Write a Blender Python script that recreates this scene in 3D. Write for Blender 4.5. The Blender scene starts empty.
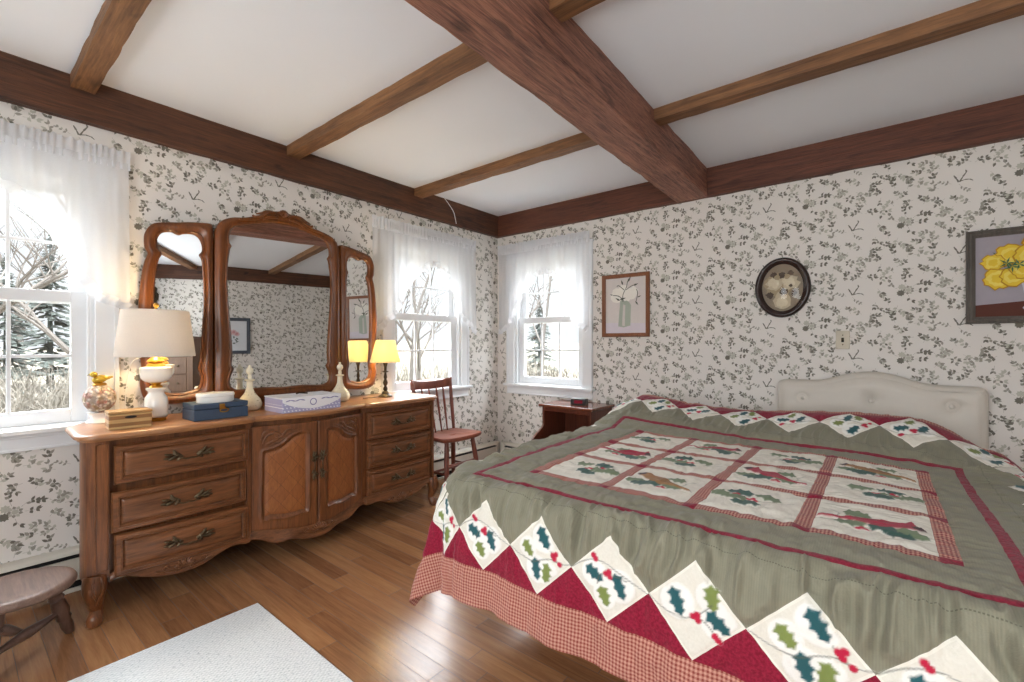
import bpy, bmesh, math, random
import numpy as np
from mathutils import Vector, Matrix, noise as mnoise
PI = math.pi
SC = bpy.context.scene
COL = SC.collection

# ------------------------------------------------------------------ colour + shader helpers
def lin(c):
    c = c / 255.0
    return c / 12.92 if c <= 0.04045 else ((c + 0.055) / 1.055) ** 2.4
def rgb(r, g, b): return (lin(r), lin(g), lin(b), 1.0)

class V:
    """a float socket with arithmetic"""
    def __init__(s, nt, sock): s.nt = nt; s.k = sock
    def _m(s, op, *a, clamp=False):
        n = s.nt.nodes.new('ShaderNodeMath'); n.operation = op; n.use_clamp = clamp
        for i, x in enumerate(a):
            if isinstance(x, V): s.nt.links.new(x.k, n.inputs[i])
            else: n.inputs[i].default_value = float(x)
        return V(s.nt, n.outputs[0])
    def __add__(s, o): return s._m('ADD', s, o)
    __radd__ = __add__
    def __sub__(s, o): return s._m('SUBTRACT', s, o)
    def __rsub__(s, o): return s._m('SUBTRACT', o, s)
    def __mul__(s, o): return s._m('MULTIPLY', s, o)
    __rmul__ = __mul__
    def __truediv__(s, o): return s._m('DIVIDE', s, o)
    def abs(s): return s._m('ABSOLUTE', s)
    def lt(s, o): return s._m('LESS_THAN', s, o)
    def gt(s, o): return s._m('GREATER_THAN', s, o)
    def min(s, o): return s._m('MINIMUM', s, o)
    def max(s, o): return s._m('MAXIMUM', s, o)
    def frac(s): return s._m('FRACT', s)
    def floor(s): return s._m('FLOOR', s)
    def sin(s): return s._m('SINE', s)
    def pow(s, o): return s._m('POWER', s, o)
    def clamp(s): return s._m('ADD', s, 0.0, clamp=True)
    def step(s, a, b):
        n = s.nt.nodes.new('ShaderNodeMapRange'); n.interpolation_type = 'SMOOTHSTEP'
        s.nt.links.new(s.k, n.inputs[0]); n.inputs[1].default_value = a; n.inputs[2].default_value = b
        return V(s.nt, n.outputs[0])

def new_mat(name):
    m = bpy.data.materials.new(name); m.use_nodes = True
    nt = m.node_tree
    b = nt.nodes['Principled BSDF']
    return m, nt, b
def mixc(nt, f, a, b, mode='MIX'):
    n = nt.nodes.new('ShaderNodeMix'); n.data_type = 'RGBA'; n.blend_type = mode
    for sock, x in ((n.inputs[0], f), (n.inputs[6], a), (n.inputs[7], b)):
        if isinstance(x, V): nt.links.new(x.k, sock)
        elif hasattr(x, 'is_linked'): nt.links.new(x, sock)
        elif isinstance(x, (int, float)): sock.default_value = x
        else: sock.default_value = x
    return n.outputs[2]
def coord(nt, kind='Object', scale=(1, 1, 1), loc=(0, 0, 0), rot=(0, 0, 0)):
    tc = nt.nodes.new('ShaderNodeTexCoord'); mp = nt.nodes.new('ShaderNodeMapping')
    mp.inputs['Scale'].default_value = scale; mp.inputs['Location'].default_value = loc; mp.inputs['Rotation'].default_value = rot
    nt.links.new(tc.outputs[kind], mp.inputs[0]); return mp.outputs[0]
def noise(nt, vec, scale, detail=4, rough=0.55, dist=0.0):
    n = nt.nodes.new('ShaderNodeTexNoise'); n.inputs['Scale'].default_value = scale
    n.inputs['Detail'].default_value = detail; n.inputs['Roughness'].default_value = rough
    n.inputs['Distortion'].default_value = dist
    nt.links.new(vec, n.inputs['Vector']); return V(nt, n.outputs[0])
def sepxyz(nt, vec):
    s = nt.nodes.new('ShaderNodeSeparateXYZ'); nt.links.new(vec, s.inputs[0])
    return [V(nt, s.outputs[i]) for i in range(3)]
def combxyz(nt, x, y, z):
    s = nt.nodes.new('ShaderNodeCombineXYZ')
    for i, q in enumerate((x, y, z)):
        if isinstance(q, V): nt.links.new(q.k, s.inputs[i])
        else: s.inputs[i].default_value = q
    return s.outputs[0]
def white(nt, vec):
    n = nt.nodes.new('ShaderNodeTexWhiteNoise'); n.noise_dimensions = '3D'; nt.links.new(vec, n.inputs[0]); return V(nt, n.outputs[0])
def bump(nt, bsdf, h, strength=0.3, dist=0.002):
    n = nt.nodes.new('ShaderNodeBump'); n.inputs['Strength'].default_value = strength; n.inputs['Distance'].default_value = dist
    nt.links.new(h.k, n.inputs['Height']); nt.links.new(n.outputs[0], bsdf.inputs['Normal'])

def plain(name, col, rough=0.5, metal=0.0, vary=0.0, vscale=20, bmp=0.0, bscale=80, spec=0.5, **kw):
    m, nt, b = new_mat(name)
    b.inputs['Base Color'].default_value = col; b.inputs['Roughness'].default_value = rough
    b.inputs['Metallic'].default_value = metal; b.inputs['Specular IOR Level'].default_value = spec
    v = coord(nt)
    if vary:
        f = noise(nt, v, vscale)
        dark = tuple(x * (1 - vary) for x in col[:3]) + (1,); lite = tuple(min(1, x * (1 + vary)) for x in col[:3]) + (1,)
        nt.links.new(mixc(nt, f, dark, lite), b.inputs['Base Color'])
    if bmp: bump(nt, b, noise(nt, v, bscale), bmp)
    for k, x in kw.items(): b.inputs[k].default_value = x
    return m

def wood(name, light, dark, axis='Z', scale=1.0, rough=0.38, fig=0.5, knots=0.0, bmp=0.15, stretch=14, mottle=0.35, spec=0.5):
    m, nt, b = new_mat(name)
    s = {'X': (1, stretch, stretch), 'Y': (stretch, 1, stretch), 'Z': (stretch, stretch, 1)}[axis]
    v = coord(nt, scale=s)
    g1 = noise(nt, v, 2.2 * scale, 6, 0.62, 0.6)
    g2 = noise(nt, v, 9.0 * scale, 4, 0.6)
    big = noise(nt, coord(nt), 2.0 * scale, 3, 0.5)
    f = (g1 * 1.5 - 0.25 + (g2 - 0.5) * fig + (big - 0.5) * mottle).clamp()
    c = mixc(nt, f, dark, light)
    if knots:
        vv = coord(nt, scale={'X': (1.3, 5, 5), 'Y': (5, 1.3, 5), 'Z': (5, 5, 1.3)}[axis])
        k = noise(nt, vv, 2.6, 2, 0.5, 1.0)
        kf = k.step(0.60, 0.74) * knots
        c = mixc(nt, kf, c, tuple(x * 0.3 for x in dark[:3]) + (1,))
    nt.links.new(c, b.inputs['Base Color'])
    b.inputs['Roughness'].default_value = rough; b.inputs['Specular IOR Level'].default_value = spec
    if bmp: bump(nt, b, f, bmp, 0.003)
    return m

# ------------------------------------------------------------------ mesh builder
class MB:
    def __init__(s): s.v = []; s.f = []; s.mi = []; s.m = 0; s.T = None
    def add(s, p):
        s.v.append(tuple(s.T(*p)) if s.T else tuple(p)); return len(s.v) - 1
    def face(s, idx): s.f.append(tuple(idx)); s.mi.append(s.m)
    def poly(s, pts): s.face([s.add(p) for p in pts])
    def box(s, x0, x1, y0, y1, z0, z1):
        i = [s.add(p) for p in ((x0, y0, z0), (x1, y0, z0), (x1, y1, z0), (x0, y1, z0), (x0, y0, z1), (x1, y0, z1), (x1, y1, z1), (x0, y1, z1))]
        for q in ((3, 2, 1, 0), (4, 5, 6, 7), (0, 1, 5, 4), (1, 2, 6, 5), (2, 3, 7, 6), (3, 0, 4, 7)): s.face([i[k] for k in q])
        return s
    def grid(s, fn, nu, nv, closeu=False, closev=False):
        """fn(i,j) -> point"""
        idx = [[s.add(fn(i, j)) for j in range(nv)] for i in range(nu)]
        for i in range(nu if closeu else nu - 1):
            for j in range(nv if closev else nv - 1):
                a, b_ = (i + 1) % nu, (j + 1) % nv
                s.face((idx[i][j], idx[a][j], idx[a][b_], idx[i][b_]))
        return idx
    def tube(s, pts, rad, n=8, cap=True, flat=None):
        pts = [Vector(p) for p in pts]
        if not isinstance(rad, (list, tuple)): rad = [rad] * len(pts)
        rings = []; up = None
        for k, p in enumerate(pts):
            d = (pts[min(k + 1, len(pts) - 1)] - pts[max(k - 1, 0)])
            d = d.normalized() if d.length > 1e-9 else Vector((0, 0, 1))
            if up is None:
                up = Vector((0, 0, 1)) if abs(d.z) < 0.9 else Vector((1, 0, 0))
            x = (up - d * up.dot(d)).normalized(); up = x
            y = d.cross(x)
            ry = rad[k] * (flat if flat else 1)
            rings.append([s.add(p + x * rad[k] * math.cos(2 * PI * i / n) + y * ry * math.sin(2 * PI * i / n)) for i in range(n)])
        for a, b_ in zip(rings, rings[1:]):
            for i in range(n): s.face((a[i], a[(i + 1) % n], b_[(i + 1) % n], b_[i]))
        if cap: s.face(rings[0][::-1]); s.face(rings[-1])
        return s
    def lathe(s, prof, n=24, c=(0, 0, 0), sx=1, sy=1, cap=True, wob=None):
        rings = []
        for r, z in prof:
            ring = []
            for i in range(n):
                a = 2 * PI * i / n; k = wob(a, z) if wob else 1
                ring.append(s.add((c[0] + r * sx * k * math.cos(a), c[1] + r * sy * k * math.sin(a), c[2] + z)))
            rings.append(ring)
        for a, b_ in zip(rings, rings[1:]):
            for i in range(n): s.face((a[i], a[(i + 1) % n], b_[(i + 1) % n], b_[i]))
        if cap: s.face(rings[0][::-1]); s.face(rings[-1])
        return s
    def ell(s, c, r, n=10, m=7, rot=None):
        c = Vector(c); rings = []
        def P(x, y, z):
            q = Vector((x * r[0], y * r[1], z * r[2]))
            if rot is not None: q = rot @ q
            return c + q
        top = s.add(P(0, 0, 1)); bot = s.add(P(0, 0, -1))
        for j in range(1, m):
            t = PI * j / m
            rings.append([s.add(P(math.sin(t) * math.cos(2 * PI * i / n), math.sin(t) * math.sin(2 * PI * i / n), math.cos(t))) for i in range(n)])
        for i in range(n):
            s.face((top, rings[0][i], rings[0][(i + 1) % n])); s.face((bot, rings[-1][(i + 1) % n], rings[-1][i]))
        for a, b_ in zip(rings, rings[1:]):
            for i in range(n): s.face((a[i], b_[i], b_[(i + 1) % n], a[(i + 1) % n]))
        return s
    def prism(s, poly, fn0, fn1):
        """poly of 2D points; fn0/fn1 map (a,b) to the two end caps"""
        A = [s.add(fn0(*p)) for p in poly]; B = [s.add(fn1(*p)) for p in poly]
        n = len(poly)
        s.face(A[::-1]); s.face(B)
        for i in range(n): s.face((A[i], A[(i + 1) % n], B[(i + 1) % n], B[i]))
        return s
    def loft(s, rings, closed=True, cap=False):
        R = [[s.add(p) for p in r] for r in rings]
        n = len(R[0])
        for a, b_ in zip(R, R[1:]):
            for i in range(n if closed else n - 1): s.face((a[i], a[(i + 1) % n], b_[(i + 1) % n], b_[i]))
        if cap: s.face(R[0][::-1]); s.face(R[-1])
        return s
    def build(s, name, mats, parent=None, smooth=None, bevel=0, seg=2, recalc=True, sub=0):
        me = bpy.data.meshes.new(name)
        me.from_pydata(s.v, [], s.f)
        if not isinstance(mats, (list, tuple)): mats = [mats]
        for m in mats: me.materials.append(m)
        if len(mats) > 1: me.polygons.foreach_set('material_index', s.mi)
        if recalc:
            bm = bmesh.new(); bm.from_mesh(me); bmesh.ops.recalc_face_normals(bm, faces=bm.faces); bm.to_mesh(me); bm.free()
        me.update()
        if smooth is not None:
            me.polygons.foreach_set('use_smooth', [True] * len(me.polygons))
            me.set_sharp_from_angle(angle=math.radians(smooth))
        o = bpy.data.objects.new(name, me); COL.objects.link(o)
        if bevel:
            b = o.modifiers.new('Bevel', 'BEVEL'); b.width = bevel; b.segments = seg; b.limit_method = 'ANGLE'; b.angle_limit = math.radians(35)
        if sub:
            u = o.modifiers.new('Sub', 'SUBSURF'); u.levels = sub; u.render_levels = sub
        if parent is not None: o.parent = parent
        return o

def thing(name, label, cat, loc=(0, 0, 0), rotz=0.0, group=None):
    o = bpy.data.objects.new(name, None); COL.objects.link(o); o.empty_display_size = 0.1
    o.location = loc; o.rotation_euler = (0, 0, rotz); o['label'] = label; o['category'] = cat
    if group: o['group'] = group
    return o
def tag(o, label, cat, group=None):
    o['label'] = label; o['category'] = cat
    if group: o['group'] = group
    return o
def struct(o, label=None):
    o['kind'] = 'structure'
    if label: o['label'] = label
    return o
def sroot(name, loc=(0, 0, 0), label=None):
    o = bpy.data.objects.new(name, None); COL.objects.link(o); o.location = loc; return struct(o, label)
def world_T(loc, rotz=0):
    """world -> local of a thing"""
    M = (Matrix.Translation(loc) @ Matrix.Rotation(rotz, 4, 'Z')).inverted()
    return lambda x, y, z: M @ Vector((x, y, z))
def crom(pts, n=8, closed=False):
    """Catmull-Rom through points"""
    P = [np.array(p, float) for p in pts]; out = []; L = len(P)
    for i in range(L if closed else L - 1):
        g = lambda k: P[k % L] if closed else P[max(0, min(L - 1, k))]
        a, b, c, d = g(i - 1), g(i), g(i + 1), g(i + 2)
        for j in range(n):
            t = j / n
            out.append(tuple(0.5 * ((2 * b) + (-a + c) * t + (2 * a - 5 * b + 4 * c - d) * t * t + (-a + 3 * b - 3 * c + d) * t ** 3)))
    if not closed: out.append(tuple(P[-1]))
    return out
def interp(keys, x):
    xs = [k[0] for k in keys]; ys = [k[1] for k in keys]
    return float(np.interp(x, xs, ys))
def sm(a, b, x):
    t = max(0.0, min(1.0, (x - a) / (b - a))); return t * t * (3 - 2 * t)

# ------------------------------------------------------------------ materials
M = {}
M['paper'] = plain('wallpaper_ground', rgb(235, 230, 224), 0.75, vary=0.03, vscale=3)
M['leaf_d'] = plain('print_dark', rgb(120, 116, 105), 0.75, vary=0.25, vscale=60)
M['leaf_m'] = plain('print_mid', rgb(162, 158, 147), 0.75, vary=0.2, vscale=60)
M['leaf_l'] = plain('print_light', rgb(196, 194, 181), 0.75, vary=0.1, vscale=60)
M['plaster'] = plain('ceiling_plaster', rgb(236, 240, 246), 0.85, vary=0.015, vscale=2, bmp=0.08, bscale=14)
M['beam'] = wood('beam_old_red', rgb(182, 126, 102), rgb(70, 37, 29), 'Y', 1.0, 0.6, 1.7, 0.55, 1.0, stretch=20)
M['beamdark'] = wood('beam_old_dark', rgb(112, 68, 42), rgb(38, 22, 16), 'Y', 0.9, 0.6, 1.1, 0.7, 0.8, stretch=20, mottle=.7)
M['beamx'] = wood('beam_old_red_across', rgb(124, 72, 50), rgb(54, 27, 20), 'X', 1.0, 0.6, 1.1, 0.4, 0.8, stretch=20)
M['joist'] = wood('joist_golden', rgb(156, 110, 70), rgb(74, 46, 28), 'X', 1.0, 0.6, 1.1, 0.6, 0.6, stretch=18, mottle=.6)
M['walnut'] = wood('dresser_walnut', rgb(148, 96, 60), rgb(66, 38, 24), 'Y', 1.3, 0.28, 1.2, 0.0, 0.08)
M['walnutz'] = wood('dresser_walnut_upright', rgb(148, 92, 54), rgb(66, 36, 20), 'Z', 1.3, 0.28, 1.2, 0.0, 0.08)
M['walnuttop'] = wood('dresser_top', rgb(196, 140, 90), rgb(124, 76, 46), 'Y', 1.3, 0.30, 0.6, 0.0, 0.03, spec=0.95)  # paler than the body: window glare put into the top's colour
M['frame'] = wood('mirror_frame_wood', rgb(138, 80, 36), rgb(58, 28, 13), 'Z', 1.4, 0.3, 0.5, 0.0, 0.06)
M['redwood'] = wood('chair_redwood', rgb(146, 82, 62), rgb(84, 40, 30), 'Z', 1.4, 0.35, 0.5, 0.0, 0.05)
M['redwoodx'] = wood('chair_redwood_flat', rgb(160, 98, 80), rgb(104, 56, 46), 'X', 1.4, 0.3, 0.5, 0.0, 0.05)
M['cherry'] = wood('nightstand_cherry', rgb(126, 66, 44), rgb(66, 30, 20), 'Z', 1.6, 0.35, 0.6, 0.0, 0.08)
M['cherrytop'] = wood('nightstand_top_wood', rgb(140, 84, 64), rgb(84, 44, 32), 'X', 1.4, 0.14, 0.5, 0.0, 0.03, spec=0.8)
M['stool'] = wood('stool_worn_wood', rgb(136, 108, 92), rgb(84, 60, 50), 'X', 1.6, 0.5, 0.7, 0.0, 0.12)
M['stoolleg'] = wood('stool_leg_wood', rgb(118, 90, 76), rgb(72, 50, 42), 'Z', 1.6, 0.45, 0.7, 0.0, 0.1)
M['boxwood'] = wood('striped_box_wood', rgb(200, 166, 112), rgb(150, 106, 62), 'Y', 2.0, 0.45, 0.7, 0.0, 0.06)
M['framewood'] = wood('print_frame_wood', rgb(156, 98, 62), rgb(104, 60, 36), 'Z', 1.6, 0.4, 0.5, 0.0, 0.08)
M['doorwood'] = wood('brown_door_wood', rgb(126, 96, 72), rgb(84, 58, 42), 'Z', 1.2, 0.5, 0.6, 0.0, 0.1)
M['white'] = plain('painted_trim', rgb(238, 240, 242), 0.4, vary=0.01)
M['heater'] = plain('heater_enamel', rgb(224, 220, 208), 0.45)
M['black'] = plain('black_plastic', rgb(24, 24, 26), 0.4)
M['slot'] = plain('dark_slot', rgb(18, 18, 18), 0.8)
M['brass'] = plain('antique_brass', rgb(104, 90, 70), 0.3, 0.9, vary=0.3, vscale=90)
M['gold'] = plain('polished_brass', rgb(206, 162, 78), 0.28, 1.0)
M['bronze'] = plain('dark_bronze', rgb(70, 60, 46), 0.4, 0.8)
M['milk'] = plain('milk_glass', rgb(246, 244, 238), 0.12, **{'Subsurface Weight': 0.3, 'Subsurface Radius': (0.02, 0.02, 0.02)})
M['ceram'] = plain('cream_ceramic', rgb(236, 228, 204), 0.25)
M['navy'] = plain('navy_leatherette', rgb(58, 76, 98), 0.55, vary=0.12, vscale=40, bmp=0.1, bscale=300)
M['vinyl'] = plain('headboard_vinyl', rgb(214, 207, 196), 0.42, vary=0.03, bmp=0.6, bscale=110)
M['mattress'] = plain('mattress_ticking', rgb(222, 220, 214), 0.8)
M['grayframe'] = wood('grey_frame_wood', rgb(120, 114, 106), rgb(76, 72, 68), 'Z', 2.0, 0.5, 0.6, 0.0, 0.15)
M['ovalframe'] = plain('oval_frame_lacquer', rgb(52, 36, 32), 0.22, vary=0.3, vscale=30)
M['ivory'] = plain('ivory_plastic', rgb(204, 192, 170), 0.4)
m, nt, b = new_mat('mirror_silver'); b.inputs['Metallic'].default_value = 1; b.inputs['Roughness'].default_value = 0.0
b.inputs['Base Color'].default_value = (0.86, 0.88, 0.88, 1); M['mirror'] = m

def glassy(name, tint=(1, 1, 1, 1), refl=0.06):
    m, nt, b = new_mat(name); nt.nodes.remove(b)
    t = nt.nodes.new('ShaderNodeBsdfTransparent'); t.inputs[0].default_value = tint
    g = nt.nodes.new('ShaderNodeBsdfGlossy'); g.inputs['Roughness'].default_value = 0.02
    mx = nt.nodes.new('ShaderNodeMixShader'); mx.inputs[0].default_value = refl
    nt.links.new(t.outputs[0], mx.inputs[1]); nt.links.new(g.outputs[0], mx.inputs[2])
    nt.links.new(mx.outputs[0], nt.nodes['Material Output'].inputs[0]); return m
M['pane'] = glassy('window_pane', (0.97, 0.98, 0.985, 1))
M['coverglass'] = glassy('picture_glass', (1, 1, 1, 1), 0.02)

def sheer(name, col, alpha, trans=0.5):
    m, nt, b = new_mat(name); nt.nodes.remove(b)
    d = nt.nodes.new('ShaderNodeBsdfDiffuse'); d.inputs[0].default_value = col
    t = nt.nodes.new('ShaderNodeBsdfTranslucent'); t.inputs[0].default_value = col
    tr = nt.nodes.new('ShaderNodeBsdfTransparent')
    a = nt.nodes.new('ShaderNodeMixShader'); a.inputs[0].default_value = trans
    nt.links.new(d.outputs[0], a.inputs[1]); nt.links.new(t.outputs[0], a.inputs[2])
    c = nt.nodes.new('ShaderNodeMixShader')
    f = (noise(nt, coord(nt, scale=(1, 1, 1)), 700, 2) - 0.5) * 0.3 + alpha
    nt.links.new(f.clamp().k, c.inputs[0])
    nt.links.new(tr.outputs[0], c.inputs[1]); nt.links.new(a.outputs[0], c.inputs[2])
    nt.links.new(c.outputs[0], nt.nodes['Material Output'].inputs[0]); return m
M['voile'] = sheer('sheer_voile', rgb(246, 247, 250), 0.68, 0.4)
M['ruffle'] = sheer('gathered_voile', rgb(246, 247, 250), 0.85, 0.4)

def shade_mat(name, col, trans, alpha=1.0):
    m, nt, b = new_mat(name); nt.nodes.remove(b)
    d = nt.nodes.new('ShaderNodeBsdfDiffuse'); t = nt.nodes.new('ShaderNodeBsdfTranslucent')
    v = coord(nt, scale=(1, 1, 3)); f = noise(nt, v, 150, 3)
    c = mixc(nt, f, tuple(x * 0.85 for x in col[:3]) + (1,), col)
    nt.links.new(c, d.inputs[0]); nt.links.new(c, t.inputs[0])
    a = nt.nodes.new('ShaderNodeMixShader'); a.inputs[0].default_value = trans
    nt.links.new(d.outputs[0], a.inputs[1]); nt.links.new(t.outputs[0], a.inputs[2])
    nt.links.new(a.outputs[0], nt.nodes['Material Output'].inputs[0]); return m
M['linen'] = shade_mat('linen_shade', rgb(232, 227, 222), 0.22)
M['yshade'] = shade_mat('yellow_shade', rgb(252, 240, 206), 0.6)

# oak strip floor: boards run along X
def floor_mat():
    m, nt, b = new_mat('oak_floor')
    x, y, z = sepxyz(nt, coord(nt))
    row = (y / 0.083).floor()
    rr = white(nt, combxyz(nt, row, 3.3, 0))
    xs = x / 0.95 + rr * 7.0
    brd = xs.floor()
    rnd = white(nt, combxyz(nt, row, brd, 1.7))
    ey = ((y / 0.083).frac() - 0.5).abs()
    ex = (xs.frac() - 0.5).abs()
    seam = ey.gt(0.487).max(ex.gt(0.4985))
    gv = combxyz(nt, x * 1.6 + rnd * 40.0, y * 26.0, rnd * 9.0)
    g = noise(nt, gv, 1.8, 6, 0.62, 0.8); g2 = noise(nt, gv, 9, 3, 0.6)
    f = (g * 1.2 - 0.1 + (rnd - 0.5) * 0.5 + (g2 - 0.5) * 0.35).clamp()
    c = mixc(nt, f, rgb(114, 74, 48), rgb(184, 134, 92))
    worn = noise(nt, coord(nt), 1.3, 2, 0.5).step(0.42, 0.8)
    c = mixc(nt, worn * 0.3, c, rgb(150, 104, 76))
    c = mixc(nt, seam * 0.75, c, rgb(46, 26, 16))
    nt.links.new(c, b.inputs['Base Color'])
    r = noise(nt, coord(nt), 6, 4) * 0.14 + 0.13 + seam * 0.3
    nt.links.new(r.k, b.inputs['Roughness'])
    b.inputs['Specular IOR Level'].default_value = 0.55
    bump(nt, b, seam * -1.0 + g * 0.12, 0.25, 0.002)
    return m
M['floor'] = floor_mat()

def rug_mat():
    m, nt, b = new_mat('woven_rug')
    x, y, z = sepxyz(nt, coord(nt))
    a = (x * 420.0).sin() * (y * 260.0 + (x * 210.0).sin() * 0.6).sin()
    n = noise(nt, coord(nt), 160, 3)
    f = (a * 0.35 + 0.5 + (n - 0.5) * 0.9).clamp()
    fl = noise(nt, coord(nt, scale=(1, 0.5, 1)), 170, 2).step(0.60, 0.68)
    c = mixc(nt, f, rgb(208, 212, 213), rgb(244, 246, 246))
    c = mixc(nt, fl * 0.6, c, rgb(158, 168, 174))
    nt.links.new(c, b.inputs['Base Color']); b.inputs['Roughness'].default_value = 0.95
    b.inputs['Specular IOR Level'].default_value = 0.1
    bump(nt, b, f, 0.6, 0.003); return m
M['rug'] = rug_mat()
KS, KW, KZ, KG, EXPO = 28.0, 1.0, 16.5, 5.0, 0.3
CHY, CHZ, ORY, ORZ = -.87, 1.40, -1.12, 2.0
# ------------------------------------------------------------------ room dimensions
XW, XE, YN, YS, ZC = -3.10, 2.30, 3.60, -1.30, 2.505
TW = lambda s, n, z: (XW + n, s, z)
TN = lambda s, n, z: (s, YN - n, z)
TE = lambda s, n, z: (XE - n, s, z)
TS = lambda s, n, z: (s, YS + n, z)
WH = 0.40                                   # half width of a window opening
ZB, ZT = 0.80, 2.02
W_WEST = [0.08, 2.67]; W_NORTH = [-2.475]; W_SOUTH = [-0.9, 1.0]

# wallpaper repeat: sprigs of small leaves on thin stems, one darker posy, one curled ribbon of leaves
def wallpaper_cell(seed):
    R = random.Random(seed); P = []
    A, B = np.array((0, .405)), np.array((.483, .2025))
    def leaf(x, y, a, l, w, m):
        c, s_ = math.cos(a), math.sin(a)
        pts = [(0, 0), (.3 * l, .5 * w), (.62 * l, .42 * w), (l, 0), (.62 * l, -.42 * w), (.3 * l, -.5 * w)]
        P.append((m, [(x + p * c - q * s_, y + p * s_ + q * c) for p, q in pts]))
    disc0 = lambda x, y, r: [(x + r * math.cos(2 * PI * k / 9), y + r * math.sin(2 * PI * k / 9)) for k in range(9)]
    def line(x0, y0, x1, y1, w, m):
        d = math.hypot(x1 - x0, y1 - y0) or 1; nx, ny = -(y1 - y0) / d * w, (x1 - x0) / d * w
        P.append((m, [(x0 + nx, y0 + ny), (x1 + nx * .5, y1 + ny * .5), (x1 - nx * .5, y1 - ny * .5), (x0 - nx, y0 - ny)]))
    def sprig(x, y, a, n, step, l, mats):
        cx, cy = x, y; bend = R.uniform(-.35, .35)
        for k in range(n):
            nx, ny = cx + step * math.cos(a), cy + step * math.sin(a)
            line(cx, cy, nx, ny, .0007, 2)
            side = 1 if k % 2 else -1
            for sd in ((side,) if R.random() < .45 else (1, -1)):
                leaf(nx, ny, a + sd * R.uniform(.6, 1.15), l * R.uniform(.75, 1.15), l * R.uniform(.5, .68), R.choice(mats))
            cx, cy = nx, ny; a += bend
        leaf(cx, cy, a, l * 1.1, l * .5, R.choice(mats))
    # ribbon
    def strip(pts, w, m):
        for (a, b_) in zip(pts, pts[1:]):
            line(a[0], a[1], b_[0], b_[1], w, m)
    strip([(0, 0), (-.010, .022), (-.020, .040)], .0045, 1); strip([(.004, 0), (.018, .028), (.032, .05), (.028, .062)], .004, 1)
    strip([(0, .001), (.026, .008), (.046, .006), (.058, -.004)], .003, 1)
    sprig(-.03, -.006, 2.7, 3, .016, .015, (2, 3)); sprig(.0, -.012, -.9, 3, .018, .016, (2, 3))
    # posy
    px, py = -.215, -.19
    for k in range(9):
        a = k * 2 * PI / 9 + .2; leaf(px + .012 * math.cos(a), py + .012 * math.sin(a), a + .3, .016, .013, 3 if k % 2 else 2)
    for k in range(9):
        a = k * 2 * PI / 9; leaf(px - .035 + .004 * math.cos(a), py - .016 + .004 * math.sin(a), a, .016, .012, 1)
    for k in range(8):
        a = k * 2 * PI / 8; leaf(px - .03 + .006 * math.cos(a), py + .02 + .006 * math.sin(a), a, .013, .01, 3)
    P.append((3, disc0(px, py, .012))); P.append((1, disc0(px - .035, py - .016, .010))); P.append((3, disc0(px - .03, py + .02, .008)))
    for (dx, dy, a, n) in ((.02, .02, .7, 3), (.03, -.004, -.1, 2), (-.01, .03, 1.9, 3), (-.05, .01, 2.6, 3), (.0, -.03, -1.3, 2), (.05, .03, .2, 2)):
        sprig(px + dx, py + dy, a, n, .019, .021, (1, 1, 1, 2))
    used = [(0.02, .02, .06), (px, py, .075)]
    lat = [i * A + j * B for i in (-1, 0, 1) for j in (-1, 0, 1)]
    for k in range(35):
        best = None
        for t in range(60):
            q = R.random() * A + R.random() * B; dd = 9
            for (ux, uy, ur) in used:
                for L in lat: dd = min(dd, math.hypot(q[0] - ux - L[0], q[1] - uy - L[1]) - ur)
            if best is None or dd > best[0]: best = (dd, q)
        q = best[1]; used.append((q[0], q[1], .017))
        a = R.uniform(0, 2 * PI); mats = R.choice(((1, 1, 2), (1, 2, 2), (2, 2, 3), (3, 3, 2), (1, 2, 3)))
        sprig(q[0] - .02 * math.cos(a), q[1] - .02 * math.sin(a), a, R.choice((2, 2, 3, 3)), .0150, R.uniform(.019, .025), mats)
        if R.random() < .6: sprig(q[0], q[1], a + R.choice((1.2, -1.2)), 2, .015, .020, mats)
    return P, A, B
CELL, CA, CB = wallpaper_cell(5)

def wall(name, T, s0, s1, holes, ph, label):
    mb = MB(); mb.T = T
    xs = [s0]
    for (a, b_, c, d) in holes: xs += [a, b_]
    xs.append(s1)
    for k in range(0, len(xs), 2): mb.box(xs[k], xs[k + 1], -.14, 0, 0, ZC)
    for (a, b_, c, d) in holes:
        mb.box(a, b_, -.14, 0, 0, c); mb.box(a, b_, -.14, 0, d, ZC)
    nl = 0
    for i in range(-12, 14):
        for j in range(-14, 16):
            o = ph + i * CA + j * CB
            if not (s0 - .35 < o[0] < s1 + .35 and -.3 < o[1] < ZC + .35): continue
            for m, pts in CELL:
                cx = sum(p[0] for p in pts) / len(pts) + o[0]; cz = sum(p[1] for p in pts) / len(pts) + o[1]
                if not (s0 + .01 < cx < s1 - .01 and .02 < cz < ZC - .1): continue
                if any(a - .012 < cx < b_ + .012 and c - .012 < cz < d + .012 for a, b_, c, d in holes): continue
                nl = (nl + 1) % 14; mb.m = m; mb.poly([(p[0] + o[0], .0005 + nl * .00008, p[1] + o[1]) for p in pts])
    o = mb.build(name, [M['paper'], M['leaf_d'], M['leaf_m'], M['leaf_l']], recalc=False)
    return struct(o, label)
hole = lambda c: (c - WH, c + WH, ZB, ZT)
wall('wall_west', TW, YS, YN + .14, [hole(c) for c in W_WEST], np.array((.9, 1.63)), 'floral sprig papered wall behind the long dresser')
wall('wall_north', TN, XW, XE, [hole(c) for c in W_NORTH], np.array((.337, 1.711)), 'floral sprig papered wall behind the headboard')
wall('wall_east', TE, YS, YN + .14, [], np.array((.2, 1.4)), 'floral sprig papered wall seen in the dresser mirror')
wall('wall_south', TS, XW - .14, XE + .14, [(c - .5, c + .5, .7, ZT) for c in W_SOUTH], np.array((.1, 1.5)), 'floral sprig papered wall facing the headboard wall')

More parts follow.
